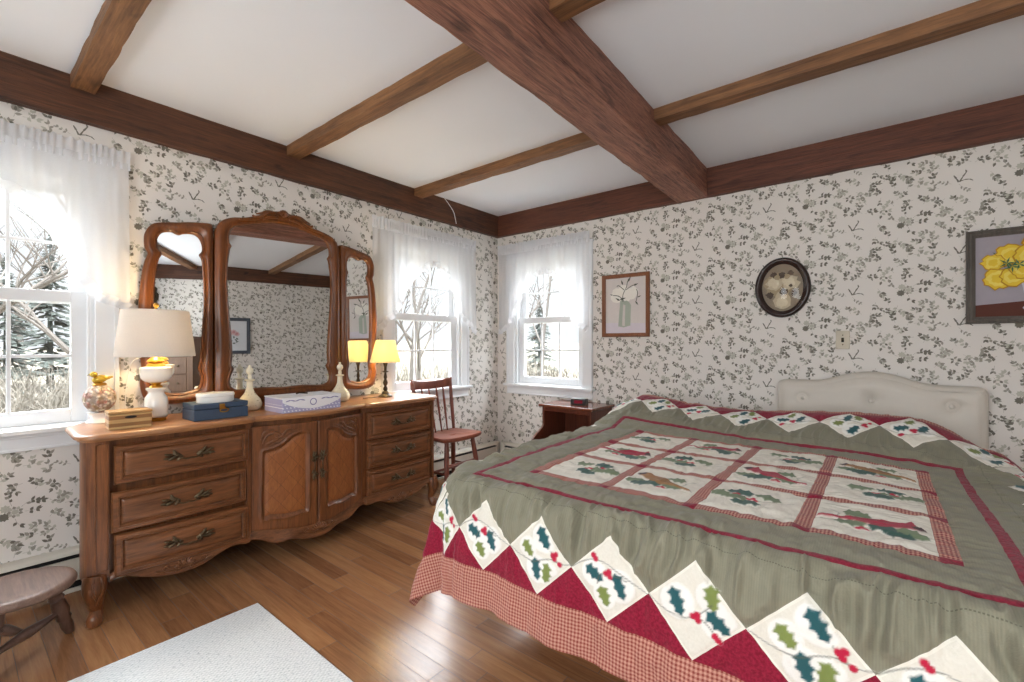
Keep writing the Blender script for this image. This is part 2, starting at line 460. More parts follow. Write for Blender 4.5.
mb = MB(); mb.box(XW - .14, XE + .14, YS - .14, YN + .14, -.12, 0)
struct(mb.build('floor', M['floor']), 'glossy oak strip floor')
mb = MB(); mb.box(XW - .14, XE + .14, YS - .14, YN + .14, ZC, ZC + .12)
struct(mb.build('ceiling', M['plaster']), 'white plaster ceiling between the beams')

# rough hewn beams: a box whose faces are cut fine and roughened
def hewn(name, x0, x1, y0, y1, z0, z1, mat, label, amp=.004, seed=0, cell=.045, skew=0):
    bm = bmesh.new()
    n = [max(1, int(round(d / cell))) for d in (x1 - x0, y1 - y0, z1 - z0)]
    lo = (x0, y0, z0); hi = (x1, y1, z1); vm = {}
    def vert(i, j, k):
        if (i, j, k) not in vm:
            p = Vector((lo[0] + (hi[0] - lo[0]) * i / n[0], lo[1] + (hi[1] - lo[1]) * j / n[1], lo[2] + (hi[2] - lo[2]) * k / n[2]))
            q = p * 5 + Vector((seed * 7.1, seed * 3.7, 0))
            d = mnoise.noise_vector(q) * amp + mnoise.noise_vector(q * 4) * amp * .4
            ed = sum((a in (0, m)) for a, m in ((i, n[0]), (j, n[1]), (k, n[2])))
            if ed >= 2:
                c = Vector(((x0 + x1) / 2, (y0 + y1) / 2, (z0 + z1) / 2)); w = (c - p)
                long = max(range(3), key=lambda a: hi[a] - lo[a]); w[long] = 0
                d += w.normalized() * amp * 1.2 * (1 + max(0, mnoise.noise(q * 2.2)) * 1.5)
            if k == n[2]: d.z = 0
            d.x += skew * (y1 - p.y)
            vm[(i, j, k)] = bm.verts.new(p + d)
        return vm[(i, j, k)]
    for a, (u, v) in ((0, (1, 2)), (1, (2, 0)), (2, (0, 1))):
        for side in (0, n[a]):
            for i in range(n[u]):
                for j in range(n[v]):
                    q = []
                    for di, dj in ((0, 0), (1, 0), (1, 1), (0, 1)):
                        idx = [0, 0, 0]; idx[a] = side; idx[u] = i + di; idx[v] = j + dj; q.append(vert(*idx))
                    bm.faces.new(q if side else q[::-1])
    me = bpy.data.meshes.new(name); bm.to_mesh(me); bm.free(); me.materials.append(mat)
    o = bpy.data.objects.new(name, me); COL.objects.link(o)
    return struct(o, label)
hewn('trim_1', XW, -3.05, YS, YN, 2.292, ZC, M['beamdark'], 'dark old wall beam above the dresser', .003, 1)
hewn('trim_2', XW, XE, 3.55, YN, 2.292, ZC, M['beamx'], 'reddish wall beam above the headboard wall', .003, 2)
hewn('trim_3', -1.235, -1.005, YS, 3.553, 2.288, ZC, M['beam'], 'thick hewn main beam crossing the ceiling', .0035, 3, skew=.021)
hewn('trim_4', 2.25, XE, YS, YN, 2.292, ZC, M['beamdark'], 'dark wall beam on the far wall seen in the mirror', .003, 4)
hewn('trim_5', XW, XE, YS, -1.25, 2.292, ZC, M['beamx'], 'wall beam above the wall facing the bed', .003, 5)
k = 6
for yj in (-.605, .425, 1.455, 2.515):
    for (xa, xb, side) in ((-3.052, -1.228, 'dresser side'), (-1.012, 2.252, 'bed side')):
        hewn('trim_%d' % k, xa, xb, yj - .048, yj + .048, 2.44, ZC, M['joist'], 'golden ceiling joist on the %s, %s from the corner' % (side, {-.605: 'fourth', .425: 'third', 1.455: 'second', 2.515: 'first'}[yj]), .003, k)
        k += 1
# south window trim / east door
# ------------------------------------------------------------------ windows
def window(num, T, c, label, hw=WH, zb=ZB, grid=True):
    root = sroot('window_%d' % num, T(c, 0, zb), label)
    L = world_T(root.location)
    def mk():
        q = MB(); q.T = lambda s, n, z: L(*T(c + s, n, z)); return q
    sc = hw / WH
    ZTw = ZT
    q = mk()                                    # casing: two stiles, head, back band
    for sg in (-1, 1):
        a, b_ = sorted((sg * (hw - .005), sg * (hw + .085)))
        q.box(a, b_, -.01, .018, zb, ZTw + .005)
        a, b_ = sorted((sg * (hw + .068), sg * (hw + .088)))
        q.box(a, b_, -.01, .026, zb, ZTw + .005)
    q.box(-hw - .088, hw + .088, -.01, .02, ZTw, ZTw + .09); q.box(-hw - .1, hw + .1, -.01, .03, ZTw + .085, ZTw + .105)
    q.build('casing', M['white'], root, bevel=.003)
    q = mk()                                    # jamb lining
    for sg in (-1, 1):
        a, b_ = sorted((sg * (hw - .02), sg * hw)); q.box(a, b_, -.14, .0, zb, ZTw)
        a, b_ = sorted((sg * (hw - .032), sg * (hw - .02))); q.box(a, b_, -.012, .0, zb, ZTw)
        q.box(a, b_, -.075, -.065, zb, ZTw)
    q.box(-hw, hw, -.14, 0, ZTw - .02, ZTw); q.box(-hw, hw, -.14, 0, zb, zb + .012)
    q.build('jamb', M['white'], root, bevel=.002)
    q = mk(); q.box(-hw - .11, hw + .11, -.03, .055, zb - .018, zb + .006); q.build('sill', M['white'], root, bevel=.006)
    q = mk(); q.box(-hw - .085, hw + .085, -.005, .016, zb - .09, zb - .016); q.box(-hw - .085, hw + .085, -.005, .024, zb - .036, zb - .016)
    q.box(-hw - .085, hw + .085, -.005, .02, zb - .096, zb - .082)
    q.build('apron', M['white'], root, bevel=.003)
    sw = hw - .02
    for nm, (z0, z1, n0) in (('lower_sash', (zb + .012, 1.462, -.045)), ('upper_sash', (1.402, ZTw - .02, -.085))):
        q = mk(); d = .034; st = .066
        rb = .066 if nm == 'lower_sash' else .056
        rt = .056
        q.box(-sw, -sw + st, n0 - d, n0, z0, z1); q.box(sw - st, sw, n0 - d, n0, z0, z1)
        q.box(-sw + st, sw - st, n0 - d, n0, z0, z0 + rb); q.box(-sw + st, sw - st, n0 - d, n0, z1 - rt, z1)
        sash = q.build(nm, M['white'], root, bevel=.003)
        g0, g1, h0, h1 = -sw + st, sw - st, z0 + rb, z1 - rt
        q = mk(); q.box(g0 - .004, g1 + .004, n0 - .02, n0 - .015, h0 - .004, h1 + .004); q.build('pane', M['pane'], sash)
        if grid:
            q = mk(); mw = .0075
            for t in (1 / 3, 2 / 3): q.box(g0 + (g1 - g0) * t - mw, g0 + (g1 - g0) * t + mw, n0 - .015, n0 - .004, h0, h1)
            q.box(g0, g1, n0 - .015, n0 - .005, (h0 + h1) / 2 - mw, (h0 + h1) / 2 + mw)
            q.build('muntin_grid', M['white'], sash, bevel=.002)
    return root
window(1, TW, W_WEST[0], 'white sash window beside the near end of the dresser')
window(2, TW, W_WEST[1], 'white sash window behind the candlestick lamp and chair')
window(3, TN, W_NORTH[0], 'white sash window above the nightstand')
for i, c in enumerate(W_SOUTH): window(4 + i, TS, c, 'added white sash window for fill light in the unseen wall facing the bed, %s' % ('first' if i == 0 else 'second'), .5, .7)  # both windows are added, out of view, to house the fill lights

# ------------------------------------------------------------------ curtains
ZBK = [(0, 1.90), (.06, 1.90), (.10, 1.865), (.19, 1.79), (.27, 1.69), (.32, 1.60), (.36, 1.51), (.42, 1.42), (.50, 1.36), (.56, 1.33)]
def curtain(T, c, label, seed, w0=-.57, w1=.57, lift=0.0):
    root = thing('swag_curtain', label, 'curtain', T(c, .03, 2.15), 0, 'sheer white swag curtains')
    L = world_T(root.location)
    def mk():
        q = MB(); q.T = lambda s, n, z: L(*T(c + s, n, z)); return q
    R = random.Random(seed); p1, p2, p3 = (R.uniform(0, 6) for _ in range(3))
    def fold(s, t): return .045 + .008 * math.sin(s * 46 + p1 + t * 1.4) * (.35 + .65 * t) + .004 * math.sin(s * 95 + p2 - t * 2) + .010 * t * math.sin(s * 17 + p3)
    for sg in (-1, 1):
        wo = abs(w0) if sg < 0 else w1
        nu, nv = 60, 40
        def zb(a): return interp(ZBK, a * .56 / wo if a > .2 else a) + lift + .012 * math.sin(a * 40 + seed)
        def P(i, j):
            u = -0.07 + (wo + .07) * i / (nu - 1); t = j / (nv - 1)
            z = 2.135 + (zb(abs(u)) - 2.135) * t
            return (sg * u, fold(u, t) + (.012 if sg > 0 else 0) + .012 * t, z)
        q = mk(); q.grid(P, nu, nv); q.build('panel', M['voile'], root, smooth=80, recalc=False)
        # ruffle sewn on the slanting inner edge
        edge = []
        for i in range(140):
            u = -0.05 + (wo + .05) * i / 139; edge.append((u, zb(abs(u))))
        def Rf(i, j):
            u, z = edge[i]; u2, z2 = edge[min(i + 1, 139)]; u1, z1 = edge[max(i - 1, 0)]
            du, dz = u2 - u1, z2 - z1; l = math.hypot(du, dz) or 1
            nx, nz = dz / l, -du / l                 # toward the window middle and down
            k = j / 4 - .25
            return (sg * (u + nx * .05 * k), fold(u, 1) + .016 + (.012 if sg > 0 else 0) + .010 * math.sin(i * .85 + p1) * max(0, k) + .006 * math.sin(i * .37), z + nz * .05 * k)
        q = mk(); q.grid(Rf, 140, 5); q.build('ruffle', M['ruffle'], root, smooth=80, recalc=False)
    n = 220; W = abs(w0) + w1
    def H(i, j):
        s = w0 - .005 + (W + .01) * i / (n - 1); k = j / 7
        amp = .010 * (1.2 - math.sin(PI * min(1, k * 1.1)) * .8)
        return (s, .055 + amp * math.sin(s * 230 + p1 + 2 * math.sin(s * 31)) , 2.098 + .098 * k + (.004 * math.sin(s * 115 + p2 + math.sin(s * 40)) * (1 if j == 7 else .2)))
    q = mk(); q.grid(H, n, 8); q.build('header_ruffle', M['ruffle'], root, smooth=80, recalc=False)
    q = mk(); q.tube([(w0, .046, 2.125), (w1, .046, 2.125)], .006, 8); q.build('rod', M['white'], root, smooth=60)
curtain(TW, W_WEST[0], 'sheer ruffled swag curtain over the window nearest the large lamp', 1, -.53, .52, .06)
curtain(TW, W_WEST[1], 'sheer ruffled swag curtain over the window behind the small lit lamp', 2, -.60, .54)
curtain(TN, W_NORTH[0], 'sheer ruffled swag curtain over the window above the nightstand', 3, -.57, .48)

# ------------------------------------------------------------------ baseboard heaters
def heater(T, s0, s1, label):
    root = thing('baseboard_heater', label, 'heater', T((s0 + s1) / 2, .03, 0), 0, 'hot water baseboard heaters')
    L = world_T(root.location); q = MB(); q.T = lambda s, n, z: L(*T(s, n, z))
    prof = [(0, .205), (.05, .205), (.062, .198), (.068, .186), (.068, .182), (.03, .182), (.03, .168), (.066, .164), (.066, .06), (.058, .052), (.03, .05), (.03, .02), (.06, .018), (.06, .0), (0, 0)]
    q.loft([[(s, n, z) for n, z in prof] for s in (s0, s1)], cap=True); q.build('cover', M['heater'], root, bevel=.002)
    q = MB(); q.T = lambda s, n, z: L(*T(s, n, z)); q.box(s0 + .004, s1 - .004, .028, .045, .166, .183); q.box(s0 + .004, s1 - .004, .03, .05, .02, .05)
    q.build('air_slot', M['slot'], root)
    q = MB(); q.T = lambda s, n, z: L(*T(s, n, z))
    for s in (s0, s1):
        q = MB(); q.T = lambda s, n, z: L(*T(s, n, z))
        a, b_ = sorted((s, s + (.05 if s == s0 else -.05))); q.box(a, b_, 0, .072, 0, .208)
        q.build('end_cap', M['heater'], root, bevel=.004)
    q = MB(); q.T = lambda s, n, z: L(*T(s, n, z)); q.box(s0 + .05, s1 - .05, .052, .0685, .1665, .1735)
    q.build('damper', M['black'], root)
heater(TW, YS + .1, YN - .045, 'cream baseboard heater running along the wall behind the dresser')
heater(TN, XW + .1, -1.7, 'cream baseboard heater under the window by the nightstand')

# thin loose cord hanging from the wall beam near the corner
mb = MB(); mb.T = world_T((-3.04, 2.86, 2.4))
mb.tube(crom([(-3.03, 2.79, 2.50), (-3.02, 2.83, 2.46), (-3.025, 2.90, 2.40), (-3.03, 2.925, 2.35), (-3.03, 2.94, 2.30)], 5), .0028, 6)
o = mb.build('dangling_cord', M['white'], smooth=60); o.location = (-3.04, 2.86, 2.4); tag(o, 'thin white cord dangling from the dark wall beam near the corner', 'cord')

# tall chest seen in the mirror wing
chest = thing('chest_of_drawers', 'tall brown chest of drawers on the far wall, seen in the dresser mirror', 'chest of drawers', (2.05, CHY, 0))
q = MB(); q.box(-.22, .24, -.38, .38, .08, CHZ - .03); q.build('carcass', M['doorwood'], chest, bevel=.004)
q = MB(); q.box(-.25, .24, -.40, .40, CHZ - .03, CHZ); q.build('top', M['doorwood'], chest, bevel=.006)
for y in (-.34, .34):
    q = MB(); q.box(-.235, -.2, y - .04, y + .04, 0, CHZ - .03); q.build('corner_post', M['doorwood'], chest, bevel=.005)
    q = MB(); q.box(.18, .235, y - .03, y + .03, 0, .09); q.build('foot', M['doorwood'], chest, bevel=.004)
nd = 5
for k in range(nd):
    z0 = .11 + (CHZ - .16) * k / nd; z1 = .11 + (CHZ - .16) * (k + 1) / nd - .014
    q = MB(); q.box(-.24, -.215, -.30, .30, z0, z1); d = q.build('drawer', M['doorwood'], chest, bevel=.005)
    for y in (-.2, .2):
        q = MB(); q.tube([(-.24, y, (z0 + z1) / 2), (-.262, y, (z0 + z1) / 2)], [.007, .007], 8); q.ell((-.266, y, (z0 + z1) / 2), (.012, .016, .016), 12, 8); q.build('knob', M['brass'], d, smooth=60)
orn = thing('wall_ornament', 'small dark carved ornament hanging on the far wall, seen in the mirror', 'wall ornament', (XE - .002, ORY, ORZ))
q = MB(); q.T = lambda x, y, z: (-z, x, y)
q.prism(crom([(0, .17), (.035, .14), (.03, .09), (.055, .05), (.05, -.02), (.03, -.06), (.035, -.10), (.0, -.16), (-.035, -.10), (-.03, -.06), (-.05, -.02), (-.055, .05), (-.03, .09), (-.035, .14)], 4, True), lambda a, b_: (a, b_, 0), lambda a, b_: (a, b_, .03))
q.build('plaque', M['bronze'], orn, bevel=.006)
q = MB(); q.T = lambda x, y, z: (-z, x, y); q.ell((0, .02, .035), (.025, .05, .015), 14, 9); q.build('boss', M['bronze'], orn, smooth=60)

# ------------------------------------------------------------------ outside
M['field'] = plain('winter_field', rgb(88, 82, 66), 0.9, vary=0.3, vscale=2.5)
M['bark'] = plain('bare_bark', rgb(88, 82, 76), 0.9, vary=0.3, vscale=20)
M['twig'] = plain('brush_twigs', rgb(104, 98, 88), 0.9, vary=0.3, vscale=6)
M['needle'] = plain('conifer_green', rgb(58, 64, 58), 0.9, vary=0.4, vscale=9)
mb = MB(); 
def gp(i, j):
    x = -60 + 75 * i / 50; y = -30 + 90 * j / 50
    inside = XW - .6 < x < XE + .6 and YS - .6 < y < YN + .6
    return (x, y, -.62 + (0 if inside else .12 * mnoise.noise(Vector((x * .2, y * .2, 0)))) + max(0, -x - 14) * .03 + max(0, y - 18) * .03)
mb.grid(gp, 51, 51); o = mb.build('ground', M['field'], smooth=80, recalc=False); struct(o, 'pale winter field outside the windows')

def tree_mesh(seed, h):
    R = random.Random(seed); q = MB()
    def grow(p, d, l, r, depth):
        pts = [p]; rr = [r]
        n = 5
        for k in range(n):
            d = (d + Vector((R.uniform(-1, 1), R.uniform(-1, 1), R.uniform(-.4, .6))) * .16).normalized()
            p = p + d * (l / n); pts.append(p); rr.append(r * (1 - .7 * (k + 1) / n))
        q.tube(pts, rr, 5, cap=False)
        if depth == 0: return
        for k in range(R.choice((4, 5, 6)) if depth > 1 else 4):
            t = R.uniform(.3, 1) if depth < 3 else R.uniform(.25, 1); i = min(n - 1, int(t * n)); b = pts[i].lerp(pts[i + 1], t * n - i)
            az = R.uniform(0, 2 * PI); side = Vector((math.cos(az), math.sin(az), R.uniform(.1, .8))).normalized()
            grow(b, (d * .45 + side * .8).normalized(), l * R.uniform(.42, .62), rr[i] * .55 + .004, depth - 1)
    grow(Vector((0, 0, 0)), Vector((0, 0, 1)), h, h * .018 + .03, 3)
    return q
tree_me = []
for sd_, h in ((3, 6.5), (8, 5.5), (12, 7.5)):
    t = tree_mesh(sd_, h).build('trunk', M['bark'], smooth=60, recalc=False); tree_me.append(t.data); bpy.data.objects.remove(t)
GZ = lambda x, y: -.64 + max(0, -x - 14) * .03 + max(0, y - 18) * .03
for i, (x, y, v, s_) in enumerate(((-9, 1.15, 1, .8), (-10.5, 3.6, 0, .8), (-7.6, -.4, 2, .6), (-10, 8.2, 1, .75), (-14, 11.2, 0, .9), (-8.2, 10.6, 2, .6), (-5.6, 12.5, 0, .7), (-18, 5.5, 2, .9), (-12, 17, 2, .8), (-19, 14, 1, 1.1), (-9.2, 19, 1, 1), (-27, 2, 0, 1.1), (-24, 12, 2, 1.0), (-7, 24, 1, 1))):
    o = bpy.data.objects.new('bare_tree', tree_me[v]); COL.objects.link(o); o.location = (x, y, GZ(x, y)); o.scale = (s_ * .8, s_ * .8, s_); o.rotation_euler = (0, 0, i * 1.3)
    tag(o, 'bare leafless tree standing in the pale field outside the windows', 'tree', 'bare trees outside')
def conifer(h, seed):
    R = random.Random(seed); q = MB(); q.tube([(0, 0, 0), (0, 0, h)], [h * .02, .01], 6)
    for k in range(230):
        t = R.random() ** .8; z = h * (.08 + .9 * t); r = h * .26 * (1 - t) + .08; a = R.uniform(0, 2 * PI)
        p0 = Vector((0, 0, z)); tip = Vector((math.cos(a) * r, math.sin(a) * r, z - r * .25)); sd = Vector((-math.sin(a), math.cos(a), 0)) * r * .16
        for w in range(3):
            m1 = p0.lerp(tip, .3 + .25 * w); q.poly([p0.lerp(tip, .12 + .22 * w), m1 + sd * (1.2 - w * .3) + Vector((0, 0, -.05)), p0.lerp(tip, .6 + .2 * w), m1 - sd * (1.2 - w * .3) + Vector((0, 0, -.05))])
    return q
cm = conifer(4.2, 2).build('conifer', M['needle'], recalc=False); cd = cm.data; bpy.data.objects.remove(cm)
for i, (x, y, s_) in enumerate(((-7.0, 14.4, .85), (-5.0, 16.8, .95), (-18.6, 3.0, 1.2), (-15.2, 7.4, 1.0), (-22, -.8, 1.3), (-19.5, 1.1, 1.05), (-20.5, 6.6, 1.1), (-23.5, 2.4, 1.35), (-24, 6.4, 1.3), (-17.6, .2, .9), (-15, 21, 1.1))):
    o = bpy.data.objects.new('conifer', cd); COL.objects.link(o); o.location = (x, y, GZ(x, y)); o.scale = (s_, s_, s_); o.rotation_euler = (0, 0, i)
    tag(o, 'dull green conifer at the edge of the field outside', 'tree', 'conifers outside')
R = random.Random(4); mb = MB()
for k in range(4200):
    if k % 3: x, y = -14.5 + R.uniform(-2.5, 1.5), R.uniform(-3, 7.5)
    else:
        a = R.uniform(0, 1); x, y = -16 + 11 * a + R.uniform(-1, 1), 12 + 7 * a + R.uniform(-1.5, 1.5)
    b = Vector((x, y, -.62 + max(0, -x - 14) * .03)); h = R.uniform(.5, 1.7); d = Vector((R.uniform(-.5, .5), R.uniform(-.5, .5), 1)).normalized()
    w = Vector((R.uniform(-1, 1), R.uniform(-1, 1), 0)).normalized() * .016
    mdl = b + d * h * .55 + Vector((R.uniform(-.1, .1), R.uniform(-.1, .1), 0)); e = b + d * h + Vector((R.uniform(-.3, .3), R.uniform(-.3, .3), -.05))
    mb.poly([b - w, b + w, mdl + w * .7, mdl - w * .7]); mb.poly([mdl - w * .7, mdl + w * .7, e])
    e2 = mdl + Vector((R.uniform(-.5, .5), R.uniform(-.5, .5), R.uniform(.1, .5))); mb.poly([mdl - w * .5, mdl + w * .5, e2])
o = mb.build('undergrowth', M['twig'], recalc=False); o['kind'] = 'stuff'; tag(o, 'tangled bare brush along the edge of the field', 'undergrowth')
# ------------------------------------------------------------------ triple dresser
DL, DR = .365, 2.31
def xf(y):
    x = -2.602
    if 1.018 < y < 1.715: x = -2.622 + .075 * math.sin(PI * (y - 1.018) / .697) ** 1.3
    elif .45 < y <= 1.018: x += .012 * math.sin(PI * (y - .45) / .568)
    elif 1.715 <= y < 2.275: x += .012 * math.sin(PI * (y - 1.715) / .56)
    return x
dresser = thing('dresser', 'long carved walnut dresser with six drawers and two centre doors', 'dresser', (-2.83, 1.335, 0))
DT = world_T(dresser.location)
def dmb():
    q = MB(); q.T = DT; return q
ys = list(np.linspace(DL + .055, DR - .03, 120))
ring = [(xf(y) - .034, y) for y in ys] + [(-3.04, DR - .03), (-3.04, DL + .055)]
q = dmb(); q.loft([[(x, y, z) for x, y in ring] for z in (.185, .787)], cap=True); q.build('carcass', M['walnutz'], dresser)
# top with a moulded edge following the serpentine front
def top_ring(off, z):
    r = [(-3.055, DL + .07), (-2.94, DL - .016 - off), (-2.66, DL - .024 - off), (-2.60 + off * .7, DL - .012 - off * .7)]
    r += [(xf(y) + .03 + off, y) for y in np.linspace(DL + .03, DR - .03, 110)]
    r += [(-2.60 + off * .7, DR + .012 + off * .7), (-2.66, DR + .024 + off), (-3.02, DR + .024 + off), (-3.055, DR)]
    return [(x, y, z) for x, y in r]
q = dmb(); q.loft([top_ring(o, z) for o, z in ((-.03, .783), (-.012, .784), (-.008, .79), (.0, .795), (.002, .803), (-.002, .810), (-.009, .814), (-.02, .815))], cap=True)
q.build('top', M['walnuttop'], dresser, smooth=40)
# corner posts with a sunk bead panel
for ya, yb, sg in ((DL, .448, -1), (2.277, DR, 1)):
    q = dmb()
    ce = .03
    o_ = ya if sg < 0 else yb; i_ = yb if sg < 0 else ya
    poly = [(-2.70, o_), (-2.602 - ce, o_), (-2.602 - ce * .3, o_ - sg * ce * .3), (-2.600, o_ - sg * ce), (-2.600, i_), (-2.70, i_)]
    q.prism(poly, lambda a, b_: (a, b_, .19), lambda a, b_: (a, b_, .785))
    lo, hi = (min(o_ - sg * ce, i_) + .006, max(o_ - sg * ce, i_) - .006)
    for z0, z1 in ((.225, .765),):
        w = .0035
        path = [(-2.599, lo, z0), (-2.599, hi, z0), (-2.599, hi, z1), (-2.599, (lo + hi) / 2, z1 + .008), (-2.599, lo, z1), (-2.599, lo, z0)]
        q.tube(path, w, 6)
    q.build('corner_post', M['walnutz'], dresser, smooth=35)
    if sg < 0:                                     # end panel bead on the visible side
        ye = DL + .054; q = dmb(); q.box(-3.03, -2.69, ye - .006, ye + .004, .20, .785); q.tube([(-3.0, ye - .006, .24), (-2.72, ye - .006, .24), (-2.72, ye - .006, .75), (-3.0, ye - .006, .75), (-3.0, ye - .006, .24)], .004, 6)
        q.build('end_panel', M['walnutz'], dresser, smooth=35)
for ya, yb in ((1.0, 1.022), (1.700, 1.728)):
    q = dmb(); q.box(-2.72, xf((ya + yb) / 2) - .006, ya, yb, .185, .785); q.build('stile', M['walnutz'], dresser, bevel=.003)

def pull(c, parent, vertical=False, s=1.0, ang=0.0):
    """antique leaf pull: two leafy plates and a swelling bail"""
    q = dmb(); c = Vector(c)
    def P(a, b_, h): return (c.x + h, c.y + (b_ if vertical else a) * s, c.z + (a if vertical else b_) * s)
    for sg in (-1, 1):
        for (a, b_, ra, rb, t) in ((.055, .006, .026, .010, .5), (.075, -.008, .026, .008, -.35), (.092, .01, .022, .007, .3), (.045, -.012, .02, .008, -.7), (.066, .02, .018, .007, 1.0), (.10, -.006, .018, .006, -.1)):
            ca, sa = math.cos(t * sg), math.sin(t * sg)
            pc = P(sg * a, b_, .006); rr = Matrix.Rotation(0, 3, 'X')
            ang_ = math.atan2(sa, ca); ang_ = (PI / 2 - ang_) if vertical else ang_
            rot = Matrix.Rotation(ang_, 3, 'X')
            q.ell(pc, (.006, ra * s, rb * s), 8, 6, rot)
        q.tube([P(sg * .05, 0, .004), P(sg * .048, 0, .022)], .006 * s, 8)
    q.tube([P(a, b_, h) for a, b_, h in crom([(-.05, 0, .022), (-.035, -.012, .026), (-.015, -.016, .028), (0, -.012, .03), (.015, -.016, .028), (.035, -.012, .026), (.05, 0, .022)], 4)], .0038 * s, 7)
    return q.build('pull', M['brass'], parent, smooth=60)
def edges_of(w):
    e = [0, .0025, .006, .012, .018, .021, .0245, .028, .032, .037, .044]
    mid = list(np.linspace(.044, w - .044, max(6, int(w / .03))))[1:-1]
    return e + mid + [w - k for k in e[::-1]]
def relief(e):
    return interp([(0, -.012), (.0025, -.005), (.006, 0), (.018, .0), (.021, .0055), (.0245, .0055), (.028, -.004), (.032, -.006), (.037, .0), (.044, .003), (1, .003)], e)
def drawer(y0, y1, zl0, zl1, zr0, zr1, out=0.0, yaw=0.0):
    q = dmb(); W = y1 - y0; Y = edges_of(W); H = 1.0; Zl = edges_of(zl1 - zl0)
    cy = y1
    def place(x, y, z):
        dy = y - cy; return (x + out - dy * math.sin(yaw), cy + dy * math.cos(yaw), z)
    nz = len(Zl); hz = zl1 - zl0
    def F(i, j):
        a = Y[i]; bz = Zl[j]; e = min(a, W - a, bz, hz - bz); t = bz / hz; k = a / W
        zb = zl0 + (zr0 - zl0) * k; zt = zl1 + (zr1 - zl1) * k
        return place(xf(y0 + a) - .006 + relief(e), y0 + a, zb + (zt - zb) * t)
    idx = q.grid(F, len(Y), nz)
    # rim back to a rear face
    loop = [(i, 0) for i in range(len(Y))] + [(len(Y) - 1, j) for j in range(1, nz)] + [(i, nz - 1) for i in range(len(Y) - 2, -1, -1)] + [(0, j) for j in range(nz - 2, 0, -1)]
    back = []
    for i, j in loop:
        a = Y[i]; k = a / W; t = Zl[j] / hz
        zb = zl0 + (zr0 - zl0) * k; zt = zl1 + (zr1 - zl1) * k
        back.append(q.add(place(xf(y0 + a) - .026, y0 + a, zb + (zt - zb) * t)))
    n = len(loop)
    for m_ in range(n):
        a, b_ = loop[m_], loop[(m_ + 1) % n]
        q.face((idx[a[0]][a[1]], idx[b_[0]][b_[1]], back[(m_ + 1) % n], back[m_]))
    q.face(back)
    if out or yaw:                                 # drawer box seen in the gap
        p = [place(x, y, z) for x in (-2.95, xf(y0 + .03) - .03) for y in (y0 + .02, y1 - .02) for z in (zl0 + .02, zl1 - .03)]
    d = q.build('drawer', M['walnut'], dresser, smooth=45)
    ym = (y0 + y1) / 2 - .0
    c = place(xf(ym) - .002, ym, (zl0 + zl1 + zr0 + zr1) / 4 + .004)
    pull(c, d, s=.90)
    return d
drawer(.462, 1.010, .585, .755, .585, .757, .008, .02)
drawer(.450, .996, .382, .556, .376, .552, .014, .035)
drawer(.462, 1.008, .190, .370, .160, .350, .008, .03)
for z0, z1 in ((.572, .752), (.383, .560), (.196, .370)): drawer(1.734, 2.272, z0, z1, z0, z1)

# doors with an S-curved sunk panel of diamond veneer
m, nt, b = new_mat('diamond_veneer')
x, y, z = sepxyz(nt, coord(nt))
d1 = ((y * 1.25 + z) / .105).frac(); d2 = ((y * 1.25 - z) / .105).frac()
ln = (d1 - .5).abs().gt(.485).max((d2 - .5).abs().gt(.485))
chk = (((y * 1.25 + z) / .105).floor() + ((y * 1.25 - z) / .105).floor()) * .5
chk = chk.frac() * 2.0
g = noise(nt, coord(nt, scale=(5, 22, 5)), 5, 5, .6, .5)
c = mixc(nt, (g * 1.3 - .15).clamp(), rgb(112, 62, 32), rgb(178, 112, 62))
c = mixc(nt, chk * .22, c, rgb(124, 70, 38)); c = mixc(nt, ln * .65, c, rgb(70, 36, 20))
nt.links.new(c, b.inputs['Base Color']); b.inputs['Roughness'].default_value = .32
M['veneer'] = m
def seg_dist(p, poly):
    best = 9
    for a, b_ in zip(poly, poly[1:] + poly[:1]):
        ax, ay = a; bx, by = b_; dx, dy = bx - ax, by - ay; L = dx * dx + dy * dy or 1e-12
        t = max(0, min(1, ((p[0] - ax) * dx + (p[1] - ay) * dy) / L)); best = min(best, math.hypot(p[0] - ax - t * dx, p[1] - ay - t * dy))
    return best
def inside(p, poly):
    r = False
    for (ax, ay), (bx, by) in zip(poly, poly[1:] + poly[:1]):
        if (ay > p[1]) != (by > p[1]) and p[0] < (bx - ax) * (p[1] - ay) / (by - ay) + ax: r = not r
    return r
